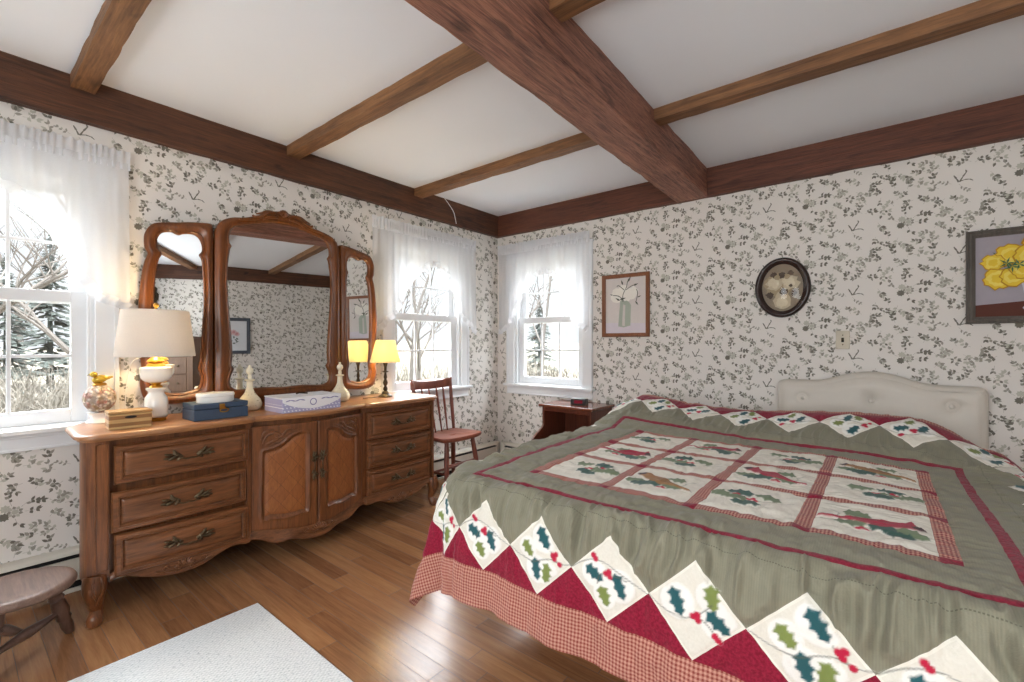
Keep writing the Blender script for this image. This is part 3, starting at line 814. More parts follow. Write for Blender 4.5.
def door_leaf(y0, y1, flip):
    W = y1 - y0
    keys = [(.16, .262), (.28, .250), (.5, .240), (.72, .248), (.84, .262), (.845, .45), (.845, .66), (.83, .695), (.74, .702), (.64, .696), (.54, .676), (.44, .646), (.33, .628), (.22, .622), (.165, .60), (.16, .45)]
    if flip: keys = [(1 - a, b_) for a, b_ in keys][::-1]
    out = crom([(a * W, z) for a, z in keys], 4, True)
    q = dmb(); qp = dmb(); nu, nv = 64, 96
    zb0, zt0 = (.200, .756)
    def P(i, j):
        a = W * i / (nu - 1); k = (y0 + a - 1.018) / .697
        zb = .200 - .042 * math.sin(PI * k) ** 1.2; t = j / (nv - 1); z = zb + (zt0 - zb) * t
        e = min(a, W - a, z - zb, zt0 - z)
        sd = seg_dist((a, z), out) * (1 if inside((a, z), out) else -1)
        h = interp([(0, -.006), (.004, 0), (1, 0)], e)
        h += interp([(-.012, 0), (-.007, .004), (-.001, .004), (.004, -.006), (.012, -.011), (.02, -.011), (.03, -.008), (1, -.008)], sd)
        return (xf(y0 + a) + .004 + h, y0 + a, z), sd
    G = [[P(i, j) for j in range(nv)] for i in range(nu)]
    ia = [[q.add(G[i][j][0]) for j in range(nv)] for i in range(nu)]; ib = {}
    def vb(i, j):
        if (i, j) not in ib: ib[(i, j)] = qp.add(G[i][j][0])
        return ib[(i, j)]
    for i in range(nu - 1):
        for j in range(nv - 1):
            c4 = ((i, j), (i + 1, j), (i + 1, j + 1), (i, j + 1))
            if min(G[a][b_][1] for a, b_ in c4) > .014: qp.face([vb(*p) for p in c4])
            else: q.face([ia[a][b_] for a, b_ in c4])
    # rim
    loop = [(i, 0) for i in range(nu)] + [(nu - 1, j) for j in range(1, nv)] + [(i, nv - 1) for i in range(nu - 2, -1, -1)] + [(0, j) for j in range(nv - 2, 0, -1)]
    bk = []
    for i, j in loop:
        p = G[i][j][0]; bk.append(q.add((xf(p[1]) - .024, p[1], p[2])))
    for k in range(len(loop)):
        a, b_ = loop[k], loop[(k + 1) % len(loop)]; q.face((ia[a[0]][a[1]], ia[b_[0]][b_[1]], bk[(k + 1) % len(loop)], bk[k]))
    d = q.build('door', M['walnutz'], dresser, smooth=50, recalc=False)
    qp.build('veneer_panel', M['veneer'], d, smooth=50, recalc=False)
    q = dmb()                                       # carved scroll in the low corner over the panel
    f = (lambda a: a) if not flip else (lambda a: W - a)
    def C3(a, z): yy = y0 + f(a * W); return (xf(yy) + .006, yy, z)
    for pts, r in (([(.16, .66), (.22, .70), (.33, .715), (.42, .70), (.40, .685), (.34, .69)], .0055), ([(.2, .655), (.3, .672), (.42, .69), (.5, .72), (.58, .725), (.6, .712)], .0055), ([(.14, .68), (.18, .72), (.26, .733), (.34, .728)], .0045), ([(.25, .645), (.36, .66), (.46, .68), (.56, .705), (.7, .725)], .0045)):
        pp = crom([C3(*p) for p in pts], 5); q.tube(pp, [r * (.4 + .9 * math.sin(PI * min(1, k / (len(pp) - 1) + .08))) for k in range(len(pp))], 7)
    q.build('carved_scroll', M['walnut'], d, smooth=60)
    yy = y1 - .022 if not flip else y0 + .022
    pull((xf(yy) + .004, yy, .50), d, True, .72)
door_leaf(1.024, 1.358, False); door_leaf(1.362, 1.698, True)

# scalloped apron
AK = [(.448, .165), (.47, .178), (.50, .176), (.56, .148), (.62, .126), (.68, .114), (.74, .112), (.80, .120), (.86, .142), (.91, .158), (.955, .160), (.985, .150), (1.01, .150), (1.04, .150), (1.08, .136), (1.13, .108), (1.17, .102), (1.22, .108), (1.27, .094), (1.33, .082), (1.38, .080), (1.43, .086), (1.48, .106), (1.53, .112), (1.57, .112), (1.61, .122), (1.66, .148), (1.70, .156), (1.735, .150), (1.77, .152), (1.81, .154), (1.86, .138), (1.92, .118), (1.98, .112), (2.04, .116), (2.10, .132), (2.16, .152), (2.22, .172), (2.277, .165)]
AC = crom(AK, 6)
q = dmb(); rings = []
for yy, zb in AC:
    x = xf(yy); rings.append([(x - .004, yy, .205), (x, yy, .19), (x + .002, yy, zb + .022), (x + .006, yy, zb + .016), (x + .006, yy, zb + .008), (x + .001, yy, zb + .004), (x - .002, yy, zb), (x - .022, yy, zb), (x - .024, yy, .205)])
q.loft(rings, cap=True); q.build('apron', M['walnut'], dresser, smooth=40)
for yc, zc, s in ((.72, .15, 1), (1.365, .135, 1.05), (1.985, .148, .95)):
    q = dmb()
    for k in range(-4, 5):
        a = k * .3; L_ = .032 * s * (1 - .03 * abs(k)); rot = Matrix.Rotation(PI / 2 - a, 3, 'X')
        yy = yc + math.sin(a) * L_; zz = zc - .012 + math.cos(a) * L_ * .8
        q.ell((xf(yy) + .006, yy, zz), (.007, L_ * .75, .0062 * s), 8, 6, rot)
    for sg in (-1, 1):
        pp = crom([(xf(yc + sg * a) + .006, yc + sg * a, zc + dz) for a, dz in ((.02, -.016), (.05, -.014), (.075, -.004), (.085, .010), (.072, .016), (.064, .008))], 5); q.tube(pp, .0048, 6)
        q.ell((xf(yc + sg * .1) + .004, yc + sg * .1, zc - .002), (.005, .022, .006), 8, 5, Matrix.Rotation(sg * .4, 3, 'X'))
    q.build('carved_shell', M['walnut'], dresser, smooth=60)
for yl, sg in ((.405, -1), (2.285, 1)):             # front cabriole legs with scroll knees
    q = dmb(); x0 = -2.622
    pts = [(0, 0, .205), (.006, .003, .18), (.012, .006, .15), (.010, .005, .12), (.0, .0, .085), (-.004, -.002, .06), (.002, .001, .042), (.010, .005, .026), (.012, .006, .01), (.010, .005, 0)]
    rr = [.040, .043, .041, .034, .026, .022, .025, .029, .028, .019]
    pts = crom([(x0 + a, yl + sg * b_, z) for a, b_, z in pts], 3); rs = [float(np.interp(k / 3, range(len(rr)), rr)) for k in range(len(pts))]
    q.tube(pts, rs, 14)
    for k in (-1, 1):
        pp = crom([(x0 + .036, yl + k * .010, .205), (x0 + .05, yl + k * .017, .175), (x0 + .052, yl + k * .014, .145), (x0 + .044, yl + k * .005, .12), (x0 + .03, yl + k * .001, .09)], 5); q.tube(pp, [.006 * (1 - .5 * i / len(pp)) for i in range(len(pp))], 6)
    q.build('leg', M['walnutz'], dresser, smooth=60)
for yl in (.48, 2.22):
    q = dmb(); q.tube([(-3.0, yl, .2), (-3.0, yl, 0)], [.03, .02], 10); q.build('leg', M['walnutz'], dresser, smooth=60)

# ------------------------------------------------------------------ triple mirror
CK = [((0, 1.955), (0, 2.035)), ((.06, 1.953), (.06, 2.025)), ((.12, 1.940), (.13, 1.990)), ((.18, 1.922), (.21, 1.958)), ((.235, 1.908), (.28, 1.944)), ((.272, 1.885), (.335, 1.915)), ((.292, 1.845), (.365, 1.865)), ((.295, 1.80), (.372, 1.80)), ((.283, 1.775), (.373, 1.775)), ((.293, 1.745), (.373, 1.745)), ((.305, 1.62), (.373, 1.62)), ((.300, 1.45), (.373, 1.45)), ((.288, 1.28), (.373, 1.28)), ((.280, 1.14), (.373, 1.14)), ((.284, 1.08), (.373, 1.08)), ((.272, 1.055), (.373, 1.055)), ((.286, 1.02), (.373, 1.02)), ((.294, .98), (.373, .96)), ((.282, .945), (.368, .90)), ((.24, .930), (.33, .872)), ((.12, .936), (.16, .864)), ((0, .930), (0, .862))]
CKF = CK + [((-a[0], a[1]), (-b_[0], b_[1])) for a, b_ in CK[-2:0:-1]]
WK = [((.165, 1.800), (.165, 1.872)), ((.14, 1.810), (.12, 1.880)), ((.10, 1.813), (.06, 1.886)), ((.072, 1.795), (.012, 1.886)), ((.058, 1.76), (.003, 1.86)), ((.057, 1.725), (.002, 1.73)), ((.070, 1.70), (.002, 1.70)), ((.057, 1.66), (.002, 1.66)), ((.050, 1.5), (.002, 1.5)), ((.055, 1.3), (.002, 1.3)), ((.066, 1.12), (.002, 1.12)), ((.075, 1.06), (.002, 1.06)), ((.062, 1.01), (.002, 1.01)), ((.075, .958), (.004, .91)), ((.11, .938), (.06, .885)), ((.165, .928), (.165, .872)), ((.215, .938), (.265, .878)), ((.25, .962), (.312, .91)), ((.262, 1.01), (.330, .99)), ((.252, 1.05), (.322, 1.045)), ((.262, 1.16), (.330, 1.16)), ((.270, 1.36), (.337, 1.36)), ((.264, 1.55), (.326, 1.54)), ((.250, 1.65), (.312, 1.635)), ((.236, 1.69), (.298, 1.685)), ((.250, 1.72), (.311, 1.72)), ((.255, 1.765), (.310, 1.79)), ((.238, 1.80), (.278, 1.846)), ((.20, 1.812), (.222, 1.864))]
PROF = [(0, .004), (.05, .012), (.1, .020), (.17, .023), (.23, .019), (.30, .021), (.45, .028), (.62, .030), (.78, .026), (.88, .018), (.95, .016), (1, .008), (1, -.014)]
mirror = thing('triple_mirror', 'three-panel carved wood mirror standing on the long dresser', 'mirror', (-2.945, 1.34, .815))
MT = world_T(mirror.location)
def mirror_panel(O, yaw, keys, sg, crest=False, slim=1):
    n = Vector((math.cos(yaw), math.sin(yaw), 0)); t = Vector((-math.sin(yaw), math.cos(yaw), 0))
    O = Vector((O[0], O[1], 0))
    tl = math.radians(.5); up = Vector((-n.x * math.sin(tl), -n.y * math.sin(tl), math.cos(tl))); nn = Vector((n.x * math.cos(tl), n.y * math.cos(tl), math.sin(tl)))
    T = lambda s, z, h: MT(*(O + t * (s * sg) + nn * h + up * (z - .815) + Vector((0, 0, .815))))
    inn = crom([k[0] for k in keys], 5, True); out = crom([k[1] for k in keys], 5, True)
    q = MB(); q.T = T
    q.loft([[(a[0] + (b_[0] - a[0]) * u, a[1] + (b_[1] - a[1]) * u, h) for a, b_ in zip(inn, out)] for u, h in PROF])
    q.face([q.add((p[0], p[1], -.014)) for p in out])
    fr = q.build('frame', M['frame'], mirror, smooth=40)
    q = MB(); q.T = T; q.face([q.add((p[0], p[1], .006)) for p in inn]); g = q.build('looking_glass', M['mirror'], fr)
    return fr, T
yc_ = math.radians(-5)
O = (-2.945, 1.34); tc = (-math.sin(yc_), math.cos(yc_))
fr, T = mirror_panel(O, yc_, CKF, 1)
q = MB(); q.T = T                                     # crest: shell between leafy scrolls
for k in range(-4, 5):
    a = k * .32; s_, z_ = math.sin(a) * .026, 2.006 + math.cos(a) * .024
    q.tube([(0, 1.993, .034), (s_ * .6, 1.993 + (z_ - 1.993) * .7, .046), (s_ * 1.15, 1.993 + (z_ - 1.993) * 1.25, .030)], [.003, .0085, .004], 7)
for sg in (-1, 1):
    for pts, r in (([(.03, 2.0), (.06, 2.012), (.10, 2.0), (.13, 1.975), (.165, 1.965), (.18, 1.975)], .0085), ([(.035, 1.985), (.07, 1.985), (.10, 1.975), (.12, 1.957)], .0075), ([(.07, 2.018), (.10, 2.012), (.13, 1.995), (.16, 1.985)], .006), ([(.14, 1.957), (.18, 1.95), (.22, 1.943), (.25, 1.935)], .006)):
        pp = crom([(sg * a, z, .033) for a, z in pts], 5); q.tube(pp, [r * 1.25 * (.35 + .8 * math.sin(PI * (k + 1) / (len(pp) + 1))) for k in range(len(pp))], 7)
q.build('carved_crest', M['frame'], fr, smooth=60)
q = MB(); q.T = T; q.box(-.30, .30, .815, .88, -.022, .014)
for sg in (-1, 1): q.box(sg * .24 - .03, sg * .24 + .03, .815, 1.6, -.03, -.014)
q.build('base_rail', M['frame'], mirror, bevel=.004)
yl_ = math.radians(-16); H = (O[0] - .375 * tc[0], O[1] - .375 * tc[1]); mirror_panel(H, yl_, WK, -1)
yr_ = math.radians(10); H = (O[0] + .375 * tc[0], O[1] + .375 * tc[1]); mirror_panel(H, yr_, WK, 1)
ZD = .815
# ------------------------------------------------------------------ things on the dresser
def lathe_thing(name, parts, label, cat, loc, group=None):
    t = thing(name, label, cat, loc, 0, group)
    for nm, prof, mat, kw in parts:
        q = MB(); q.lathe(prof, 32, **kw); q.build(nm, mat, t, smooth=50)
    return t
lamp = thing('table_lamp', 'large milk-glass table lamp with a white drum shade', 'lamp', (-2.845, .668, ZD + .001))
def lp(nm, prof, mat, n=36, cap=True, parent=lamp, **kw):
    q = MB(); q.lathe(prof, n, cap=cap, **kw); return q.build(nm, mat, parent, smooth=50)
lp('foot', [(.0, 0), (.042, 0), (.044, .004), (.044, .010), (.038, .014), (.036, .018), (.0, .018)], M['gold'])
lp('vase', [(.0, 0.0169), (.052, 0.0169), (.060, 0.0226), (.062, 0.0320), (.058, 0.0414), (.058, 0.0940), (.054, 0.1147), (.044, 0.1278), (.038, 0.1372), (.040, 0.1466), (.048, 0.1542), (.050, 0.1598), (.044, 0.1654), (.0, 0.1654)], M['milk'], 10, sx=.86, sy=.86)
lp('neck', [(.0, 0.1636), (.03, 0.1636), (.026, 0.1730), (.018, 0.1786), (.022, 0.1861), (.032, 0.1918), (.0, 0.1918)], M['gold'])
lp('font', [(.0, 0.1899), (.034, 0.1908), (.052, 0.1955), (.068, 0.2049), (.077, 0.2181), (.080, 0.2350), (.080, 0.2557), (.083, 0.2604), (.082, 0.2651), (.066, 0.2698), (.03, 0.2726), (.0, 0.2726)], M['milk'], sx=.82, sy=.82)
lp('burner', [(.0, 0.2707), (.036, 0.2707), (.040, 0.2764), (.036, 0.2839), (.028, 0.2914), (.038, 0.2970), (.034, 0.3046), (.022, 0.3121), (.014, 0.3243), (.010, 0.3384), (.0, 0.3384)], M['gold'])
sh = lp('shade', [(.164, .322), (.165, .324), (.138, .550), (.137, .552), (.135, .550), (.161, .323)], M['linen'], 48, False)
q = MB(); q.tube([(.0, 0, .335), (0, 0, .40)], .012, 10); 
for a in (0, 2.1, 4.2): q.tube([(0, 0, .558), (.136 * math.cos(a), .136 * math.sin(a), .546)], .0018, 6)
q.tube([(.03, 0, .37), (.06, 0, .46), (.03, 0, .545), (0, 0, .558)], .002, 6); q.tube([(-.03, 0, .37), (-.06, 0, .46), (-.03, 0, .545), (0, 0, .558)], .002, 6)
q.build('harp', M['gold'], lamp, smooth=60)
lp('finial', [(.0, .556), (.008, .558), (.005, .566), (.011, .574), (.012, .582), (.006, .590), (.0, .592)], M['gold'], 14)
q = MB(); q.ell((0, 0, .43), (.028, .028, .036), 14, 10); m = plain('bulb_frost', rgb(255, 240, 210), .5); m.node_tree.nodes['Principled BSDF'].inputs['Emission Color'].default_value = rgb(255, 214, 140); m.node_tree.nodes['Principled BSDF'].inputs['Emission Strength'].default_value = 3; M['bulb'] = m
q.build('bulb', M['bulb'], lamp, smooth=60)
q = MB(); q.tube(crom([(-.03, -.01, .37), (-.05, -.04, .325), (-.10, -.075, .29), (-.145, -.085, .2), (-.16, -.09, .08), (-.162, -.08, .006), (-.12, -.03, .005), (-.04, -.01, .006)], 6), .0022, 6)
q.build('cord', M['milk'], lamp, smooth=60)

lamp2 = thing('candlestick_lamp', 'small dark candlestick lamp with a glowing yellow shade', 'lamp', (-2.82, 2.02, ZD))
lp('base', [(.0, 0), (.050, 0), (.052, .005), (.046, .012), (.036, .016), (.028, .022), (.022, .034), (.014, .044), (.0, .044)], M['bronze'], 24, parent=lamp2)
lp('stem', [(.0, .042), (.010, .044), (.017, .056), (.013, .070), (.008, .080), (.014, .090), (.018, .104), (.012, .120), (.008, .130), (.013, .142), (.010, .160), (.007, .176), (.022, .182), (.022, .186), (.009, .190), (.010, .220), (.013, .232), (.018, .246), (.010, .262), (.0, .262)], M['bronze'], 20, parent=lamp2)
lp('shade', [(.108, .252), (.109, .254), (.101, .285), (.086, .340), (.074, .390), (.066, .412), (.064, .413), (.072, .388), (.084, .339), (.099, .284), (.106, .254)], M['yshade'], 40, False, parent=lamp2)
q = MB(); q.ell((0, 0, .315), (.016, .016, .028), 12, 9); q.build('bulb', M['bulb'], lamp2, smooth=60)
q = MB(); q.tube(crom([(-.02, -.045, .005), (.01, -.08, .005), (.005, -.12, .005), (.0, -.15, .005), (-.01, -.18, .005)], 5), .003, 6); q.build('cord', M['bronze'], lamp2, smooth=60)

pom = thing('perfume_jar', 'round mosaic-textured jar on a white foot with a gold bird on top', 'jar', (-2.995, .478, ZD))
lp('foot', [(.0, 0), (.050, 0), (.052, .004), (.047, .010), (.038, .018), (.034, .030), (.040, .042), (.046, .050), (.0, .052)], M['milk'], 28, parent=pom)
m, nt, b = new_mat('shell_mosaic'); vt = nt.nodes.new('ShaderNodeTexVoronoi'); vt.inputs['Scale'].default_value = 62; nt.links.new(coord(nt), vt.inputs[0])
dd = V(nt, vt.outputs['Distance']); c = mixc(nt, noise(nt, coord(nt), 25, 3).step(.42, .6), rgb(226, 216, 204), rgb(196, 132, 116)); c = mixc(nt, noise(nt, coord(nt, loc=(3, 1, 2)), 30, 2).step(.55, .62) * .7, c, rgb(160, 140, 90)); c = mixc(nt, dd.step(.32, .55) * .6, c, rgb(130, 104, 80)); nt.links.new(c, b.inputs['Base Color']); b.inputs['Roughness'].default_value = .4; bump(nt, b, dd * -1.0, .9, .012); M['mosaic'] = m
q = MB(); q.ell((0, 0, .118), (.064, .064, .068), 32, 22); q.build('body', M['mosaic'], pom, smooth=60)
lp('collar', [(.0, .180), (.026, .182), (.028, .188), (.022, .194), (.0, .194)], M['gold'], 20, parent=pom)
q = MB(); q.ell((0, 0, .212), (.020, .030, .020), 16, 10, Matrix.Rotation(.3, 3, 'X')); q.ell((0, -.022, .236), (.014, .015, .014), 14, 9)
q.tube([(0, -.035, .236), (0, -.046, .233)], [.004, .0008], 8); q.tube([(0, .02, .214), (0, .05, .222)], [.010, .004], 8, flat=.5)
for sg in (-1, 1): q.ell((sg * .018, .006, .214), (.005, .024, .014), 12, 8, Matrix.Rotation(.3, 3, 'X'))
q.build('bird', plain('amber_gold_glass', rgb(196, 164, 60), .2, .5, vary=.3, vscale=60), pom, smooth=60)

def oriented_box(p_fl, p_fr, depth):
    """front-left corner, front-right corner on the top -> centre and rotation (local x = along the front, local y = to the back)"""
    a, b_ = Vector((*p_fl, 0)), Vector((*p_fr, 0)); d = (b_ - a); w = d.length; d.normalize(); nrm = Vector((-d.y, d.x, 0))
    c = (a + b_) / 2 + nrm * depth / 2
    return c, math.atan2(d.y, d.x), w
c, r, w = oriented_box((-2.685, .458), (-2.678, .612), .085)
wb = thing('wooden_box', 'small striped wooden box in front of the milk-glass lamp', 'box', (c.x, c.y, ZD), r)
def stripe_mat():
    m, nt, b = new_mat('striped_woods'); x, y, z = sepxyz(nt, coord(nt)); g = noise(nt, coord(nt, scale=(4, 40, 40)), 4, 4)
    f = (z / .032 + .15).frac().gt(.5); c = mixc(nt, f, rgb(206, 170, 116), rgb(150, 108, 66)); c = mixc(nt, (g - .3).clamp() * .5, c, rgb(110, 74, 40)); nt.links.new(c, b.inputs['Base Color']); b.inputs['Roughness'].default_value = .4; return m
q = MB(); q.box(-w / 2, w / 2, -.05, .05, 0, .066); q.build('body', stripe_mat(), wb, bevel=.003)
q = MB(); q.box(-w / 2 - .002, w / 2 + .002, -.052, .052, .068, .080); q.build('lid', M['boxwood'], wb, bevel=.003)
q = MB(); q.ell((.0, -.0515, .052), (.022, .002, .006), 12, 6); q.build('finger_notch', M['slot'], wb)
c, r, w = oriented_box((-2.642, .772), (-2.645, 1.022), .17)
nb = thing('keepsake_box', 'navy blue box with a brass latch on the dresser', 'box', (c.x, c.y, ZD), r)
q = MB(); q.box(-w / 2, w / 2, -.085, .085, 0, .055); q.build('body', M['navy'], nb, bevel=.003)
q = MB(); q.box(-w / 2, w / 2, -.085, .085, .057, .083); q.build('lid', M['navy'], nb, bevel=.004)
q = MB(); q.box(-.012, .012, -.088, -.085, .050, .078); q.tube([(.02 * math.cos(a) + .008, -.090, .045 + .009 * math.sin(a)) for a in np.linspace(0, 2 * PI, 17)], .003, 6); q.tube([(-.014, -.091, .070), (.0, -.092, .066), (.014, -.091, .058)], .004, 6)
q.build('latch', M['gold'], nb, smooth=50)
ov = thing('oval_box', 'white oval porcelain box sitting on the navy blue box', 'box', (c.x + .02, c.y - .008, ZD + .083), PI / 2)
q = MB(); q.lathe([(0, 0), (.070, 0), (.074, .004), (.075, .030), (0, .030)], 40, sx=1.15, sy=.72); q.build('base', M['milk'], ov, smooth=40)
q = MB(); q.lathe([(0, .031), (.077, .031), (.078, .040), (.074, .048), (.055, .051), (0, .052)], 40, sx=1.15, sy=.72); q.build('lid', M['milk'], ov, smooth=40)

def pattern_ceramic():
    m, nt, b = new_mat('flowered_cream'); f = noise(nt, coord(nt), 70, 2).step(.62, .68); z = sepxyz(nt, coord(nt))[2]
    c = mixc(nt, f * z.lt(.115) * .7, rgb(238, 228, 200), rgb(150, 132, 80)); nt.links.new(c, b.inputs['Base Color']); b.inputs['Roughness'].default_value = .2; return m
M['flowered'] = pattern_ceramic()
def decanter(loc, label, s=1.0):
    t = thing('decanter', label, 'decanter', loc, 0, 'cream ceramic decanters')
    q = MB(); q.lathe([(0, 0), (.044, 0), (.056, .008), (.064, .026), (.064, .042), (.056, .064), (.040, .084), (.026, .104), (.018, .126), (.016, .150), (.016, .168), (.026, .172), (.028, .176), (.024, .180), (.012, .182), (0, .182)], 32); q.build('bottle', M['flowered'], t, smooth=50)
    q = MB(); q.lathe([(0, .180), (.010, .181), (.012, .196), (.009, .206), (.016, .214), (.021, .226), (.019, .240), (.010, .248), (.007, .254), (.008, .260), (0, .264)], 20); q.build('stopper', M['ceram'], t, smooth=50)
    t.scale = (s, s, s); return t
decanter((-2.865, 1.115, ZD), 'cream decanter with stopper between the navy and lavender boxes')
decanter((-2.835, 1.668, ZD), 'cream decanter with stopper beyond the lavender box, by the mirror edge')

c, r, w = oriented_box((-2.575, 1.165), (-2.567, 1.515), .22)
lb = thing('keepsake_box', 'white and lavender dotted paper box with a scalloped flap', 'box', (c.x, c.y, ZD), r + .03)
def dots_mat():
    m, nt, b = new_mat('lavender_dots'); x, y, z = sepxyz(nt, coord(nt)); 
    a = ((x + z * .5) / .021).frac() - .5; bb = (z / .018).frac() - .5; yy = ((y + z * .5) / .021).frac() - .5
    f = (a * a + bb * bb).lt(.05).max((yy * yy + bb * bb).lt(.05) * y.abs().gt(.2)); c = mixc(nt, f, rgb(176, 174, 208), rgb(240, 240, 246)); nt.links.new(c, b.inputs['Base Color']); b.inputs['Roughness'].default_value = .6; return m
M['dots'] = dots_mat(); M['paperwhite'] = plain('white_paper', rgb(240, 240, 244), .5)
q = MB(); q.box(-w / 2, w / 2, -.11, .11, 0, .078); q.build('body', M['dots'], lb, bevel=.002)
q = MB(); q.box(-w / 2 - .002, w / 2 + .002, -.112, .112, .079, .085)
N = 30
flap = [(-w / 2 + w * k / N, .012 + .046 * (1 - math.sin(PI * k / N) ** .8) + .002) for k in range(N + 1)]
for (a, za), (b_, zb) in zip(flap, flap[1:]):
    q.poly([(a, -.1135, .085), (b_, -.1135, .085), (b_, -.1135, zb), (a, -.1135, za)]); q.poly([(a, -.1115, .085), (b_, -.1115, .085), (b_, -.1115, zb), (a, -.1115, za)])
    q.poly([(a, -.1135, za), (b_, -.1135, zb), (b_, -.1115, zb), (a, -.1115, za)])
q.build('flap_lid', M['paperwhite'], lb)
lavp = plain('lavender_print', rgb(140, 138, 182), .6)
q = MB(); q.tube([(.018 * math.cos(a), -.1145, .052 + .018 * math.sin(a)) for a in np.linspace(0, 2 * PI, 21)], .0025, 6); q.build('printed_seal', lavp, lb, smooth=60)
for sg in (-1, 1):
    pp = crom([(sg * (.05 + .027 * k), -.114, .064 + .006 * (k % 2)) for k in range(5)], 4); q = MB(); q.tube(pp, [.0016 + .0016 * abs(math.sin(k * .8)) for k in range(len(pp))], 6); q.build('printed_sprig', lavp, lb, smooth=60)
q = MB(); q.tube([(-.03, .03, .09), (-.01, .03, .094), (.02, .03, .090), (.04, .03, .088)], .004, 6); q.build('ribbon_tab', M['bronze'], lb, smooth=50)
# ------------------------------------------------------------------ bed
bed = thing('bed', 'wide bed with a light grey button-tufted headboard', 'bed', (-.48, 2.4, 0))
BT = world_T(bed.location)
def bmb():
    q = MB(); q.T = BT; return q
q = bmb(); q.box(-1.36, .41, 1.34, 3.46, .42, .62); q.build('mattress', M['mattress'], bed, bevel=.05, seg=4)
q = bmb(); q.box(-1.34, .39, 1.36, 3.45, .20, .415); q.build('box_spring', M['mattress'], bed, bevel=.02)
for x in (-1.25, -.48, .30):
    for y in (1.8, 3.3):
        q = bmb(); q.tube([(x, y, 0), (x, y, .2)], .025, 10); q.build('leg', M['black'], bed, smooth=50)
HB = [(-.545, .42), (-.545, .925), (-.535, .95), (-.515, .962), (-.47, .966), (-.38, .966), (-.31, .970), (-.25, .985), (-.18, 1.010), (-.10, 1.028), (-.05, 1.031), (.0, 1.028), (.08, 1.010), (.15, .985), (.21, .970), (.28, .966), (.38, .966), (.42, .962), (.437, .95), (.445, .925), (.445, .42)]
hb = crom(HB[1:-1], 4); outl = [HB[0]] + hb + [HB[-1]]
q = bmb()
cx0, cz0 = -.05, .72
def inset(p, d):
    n = len(outl); i = outl.index(p); a = Vector(outl[i - 1]) if i else Vector(p); b_ = Vector(outl[(i + 1) % n]) if i < n - 1 else Vector(p)
    t = (b_ - a).normalized(); return (p[0] + t.y * d, p[1] - t.x * d)
rings = []
for d, y in ((0, 3.565), (0, 3.515), (.004, 3.500), (.014, 3.489), (.030, 3.482)):
    rings.append([(inset(p, d)[0], y, inset(p, d)[1]) for p in outl])
q.loft(rings, cap=True)
BTN = [(-.40, .855), (-.05, .862), (.30, .855)]
# upholstered face with dimples at the buttons
def HF(i, j):
    x = -.515 + .93 * i / 80; u = i / 80
    zt = float(np.interp(x, [p[0] for p in hb], [p[1] for p in hb])) - .03
    z = .45 + (zt - .45) * j / 50
    y = 3.482
    for bx, bz in BTN:
        r = math.hypot(x - bx, z - bz); y += .020 * math.exp(-(r / .026) ** 2) + .014 * math.exp(-(r / .06) ** 2)
    y -= .024 * (max(0, math.sin(PI * u)) ** .4) * max(0, min(1, (zt - z) / .05)) ** .6
    return (x, y, z)
q.grid(HF, 81, 51)
hbo = q.build('headboard', M['vinyl'], bed, smooth=50)
for bx, bz in BTN:
    q = bmb(); q.ell((bx, HF((bx + .515) / .93 * 80, (bz - .45) / (float(np.interp(bx, [p[0] for p in hb], [p[1] for p in hb])) - .48) * 50)[1] - .013, bz), (.016, .011, .016), 16, 9); q.build('button', M['vinyl'], hbo, smooth=60)

# ------------------------------------------------------------------ quilt
UL, UR, V0, V1 = -1.45, .47, 1.07, 2.83         # the line the diamonds' side corners lie on
S = .24; SV = (V1 - V0) / 7
HEM = .250
PU0, PU1, PV0, PV1, SW = -1.078, .145, 1.435, 2.475, .040     # centre panel and sashing
EX0, EX1, EY0, EY1, RC, RR = -1.315, .375, 1.30, 2.97, .10, .10
du = .0038
us = np.arange(UL - HEM, UR + HEM + 1e-6, du); vs = np.arange(V0 - HEM, V1 + .25, du)
nu, nv = len(us), len(vs)
U, Vv = np.meshgrid(us, vs, indexing='ij')

rng = np.random.RandomState(7)
def vnoise(x, y, seed):
    """smooth value noise on arrays"""
    r = np.random.RandomState(seed); tab = r.rand(64, 64)
    xi = np.floor(x).astype(int); yi = np.floor(y).astype(int); fx = x - xi; fy = y - yi
    fx = fx * fx * (3 - 2 * fx); fy = fy * fy * (3 - 2 * fy)
    g = lambda a, b_: tab[a % 64, b_ % 64]
    return (g(xi, yi) * (1 - fx) + g(xi + 1, yi) * fx) * (1 - fy) + (g(xi, yi + 1) * (1 - fx) + g(xi + 1, yi + 1) * fx) * fy - .5
def smooth(a, b_, x):
    t = np.clip((x - a) / (b_ - a), 0, 1); return t * t * (3 - 2 * t)
# rounded-rectangle projection of the flat cloth
cxl, cxr, cyf = EX0 + RC, EX1 - RC, EY0 + RC
px = np.clip(U, cxl, cxr); py = np.maximum(Vv, cyf)
dx, dy = U - px, Vv - py; dl = np.hypot(dx, dy); dd = np.maximum(dl - RC, 0)
nx = np.where(dl > 1e-9, dx / np.maximum(dl, 1e-9), 0); ny = np.where(dl > 1e-9, dy / np.maximum(dl, 1e-9), 0)
qx = np.where(dl > RC, px + nx * RC, U); qy = np.where(dl > RC, py + ny * RC, Vv)
ang = np.minimum(dd / RR, PI / 2)
hor = RR * np.sin(ang); ver = RR * (1 - np.cos(ang)) + np.maximum(dd - RR * PI / 2, 0)
over = np.maximum(dd - .10, 0)
corner = 4 * nx * nx * ny * ny
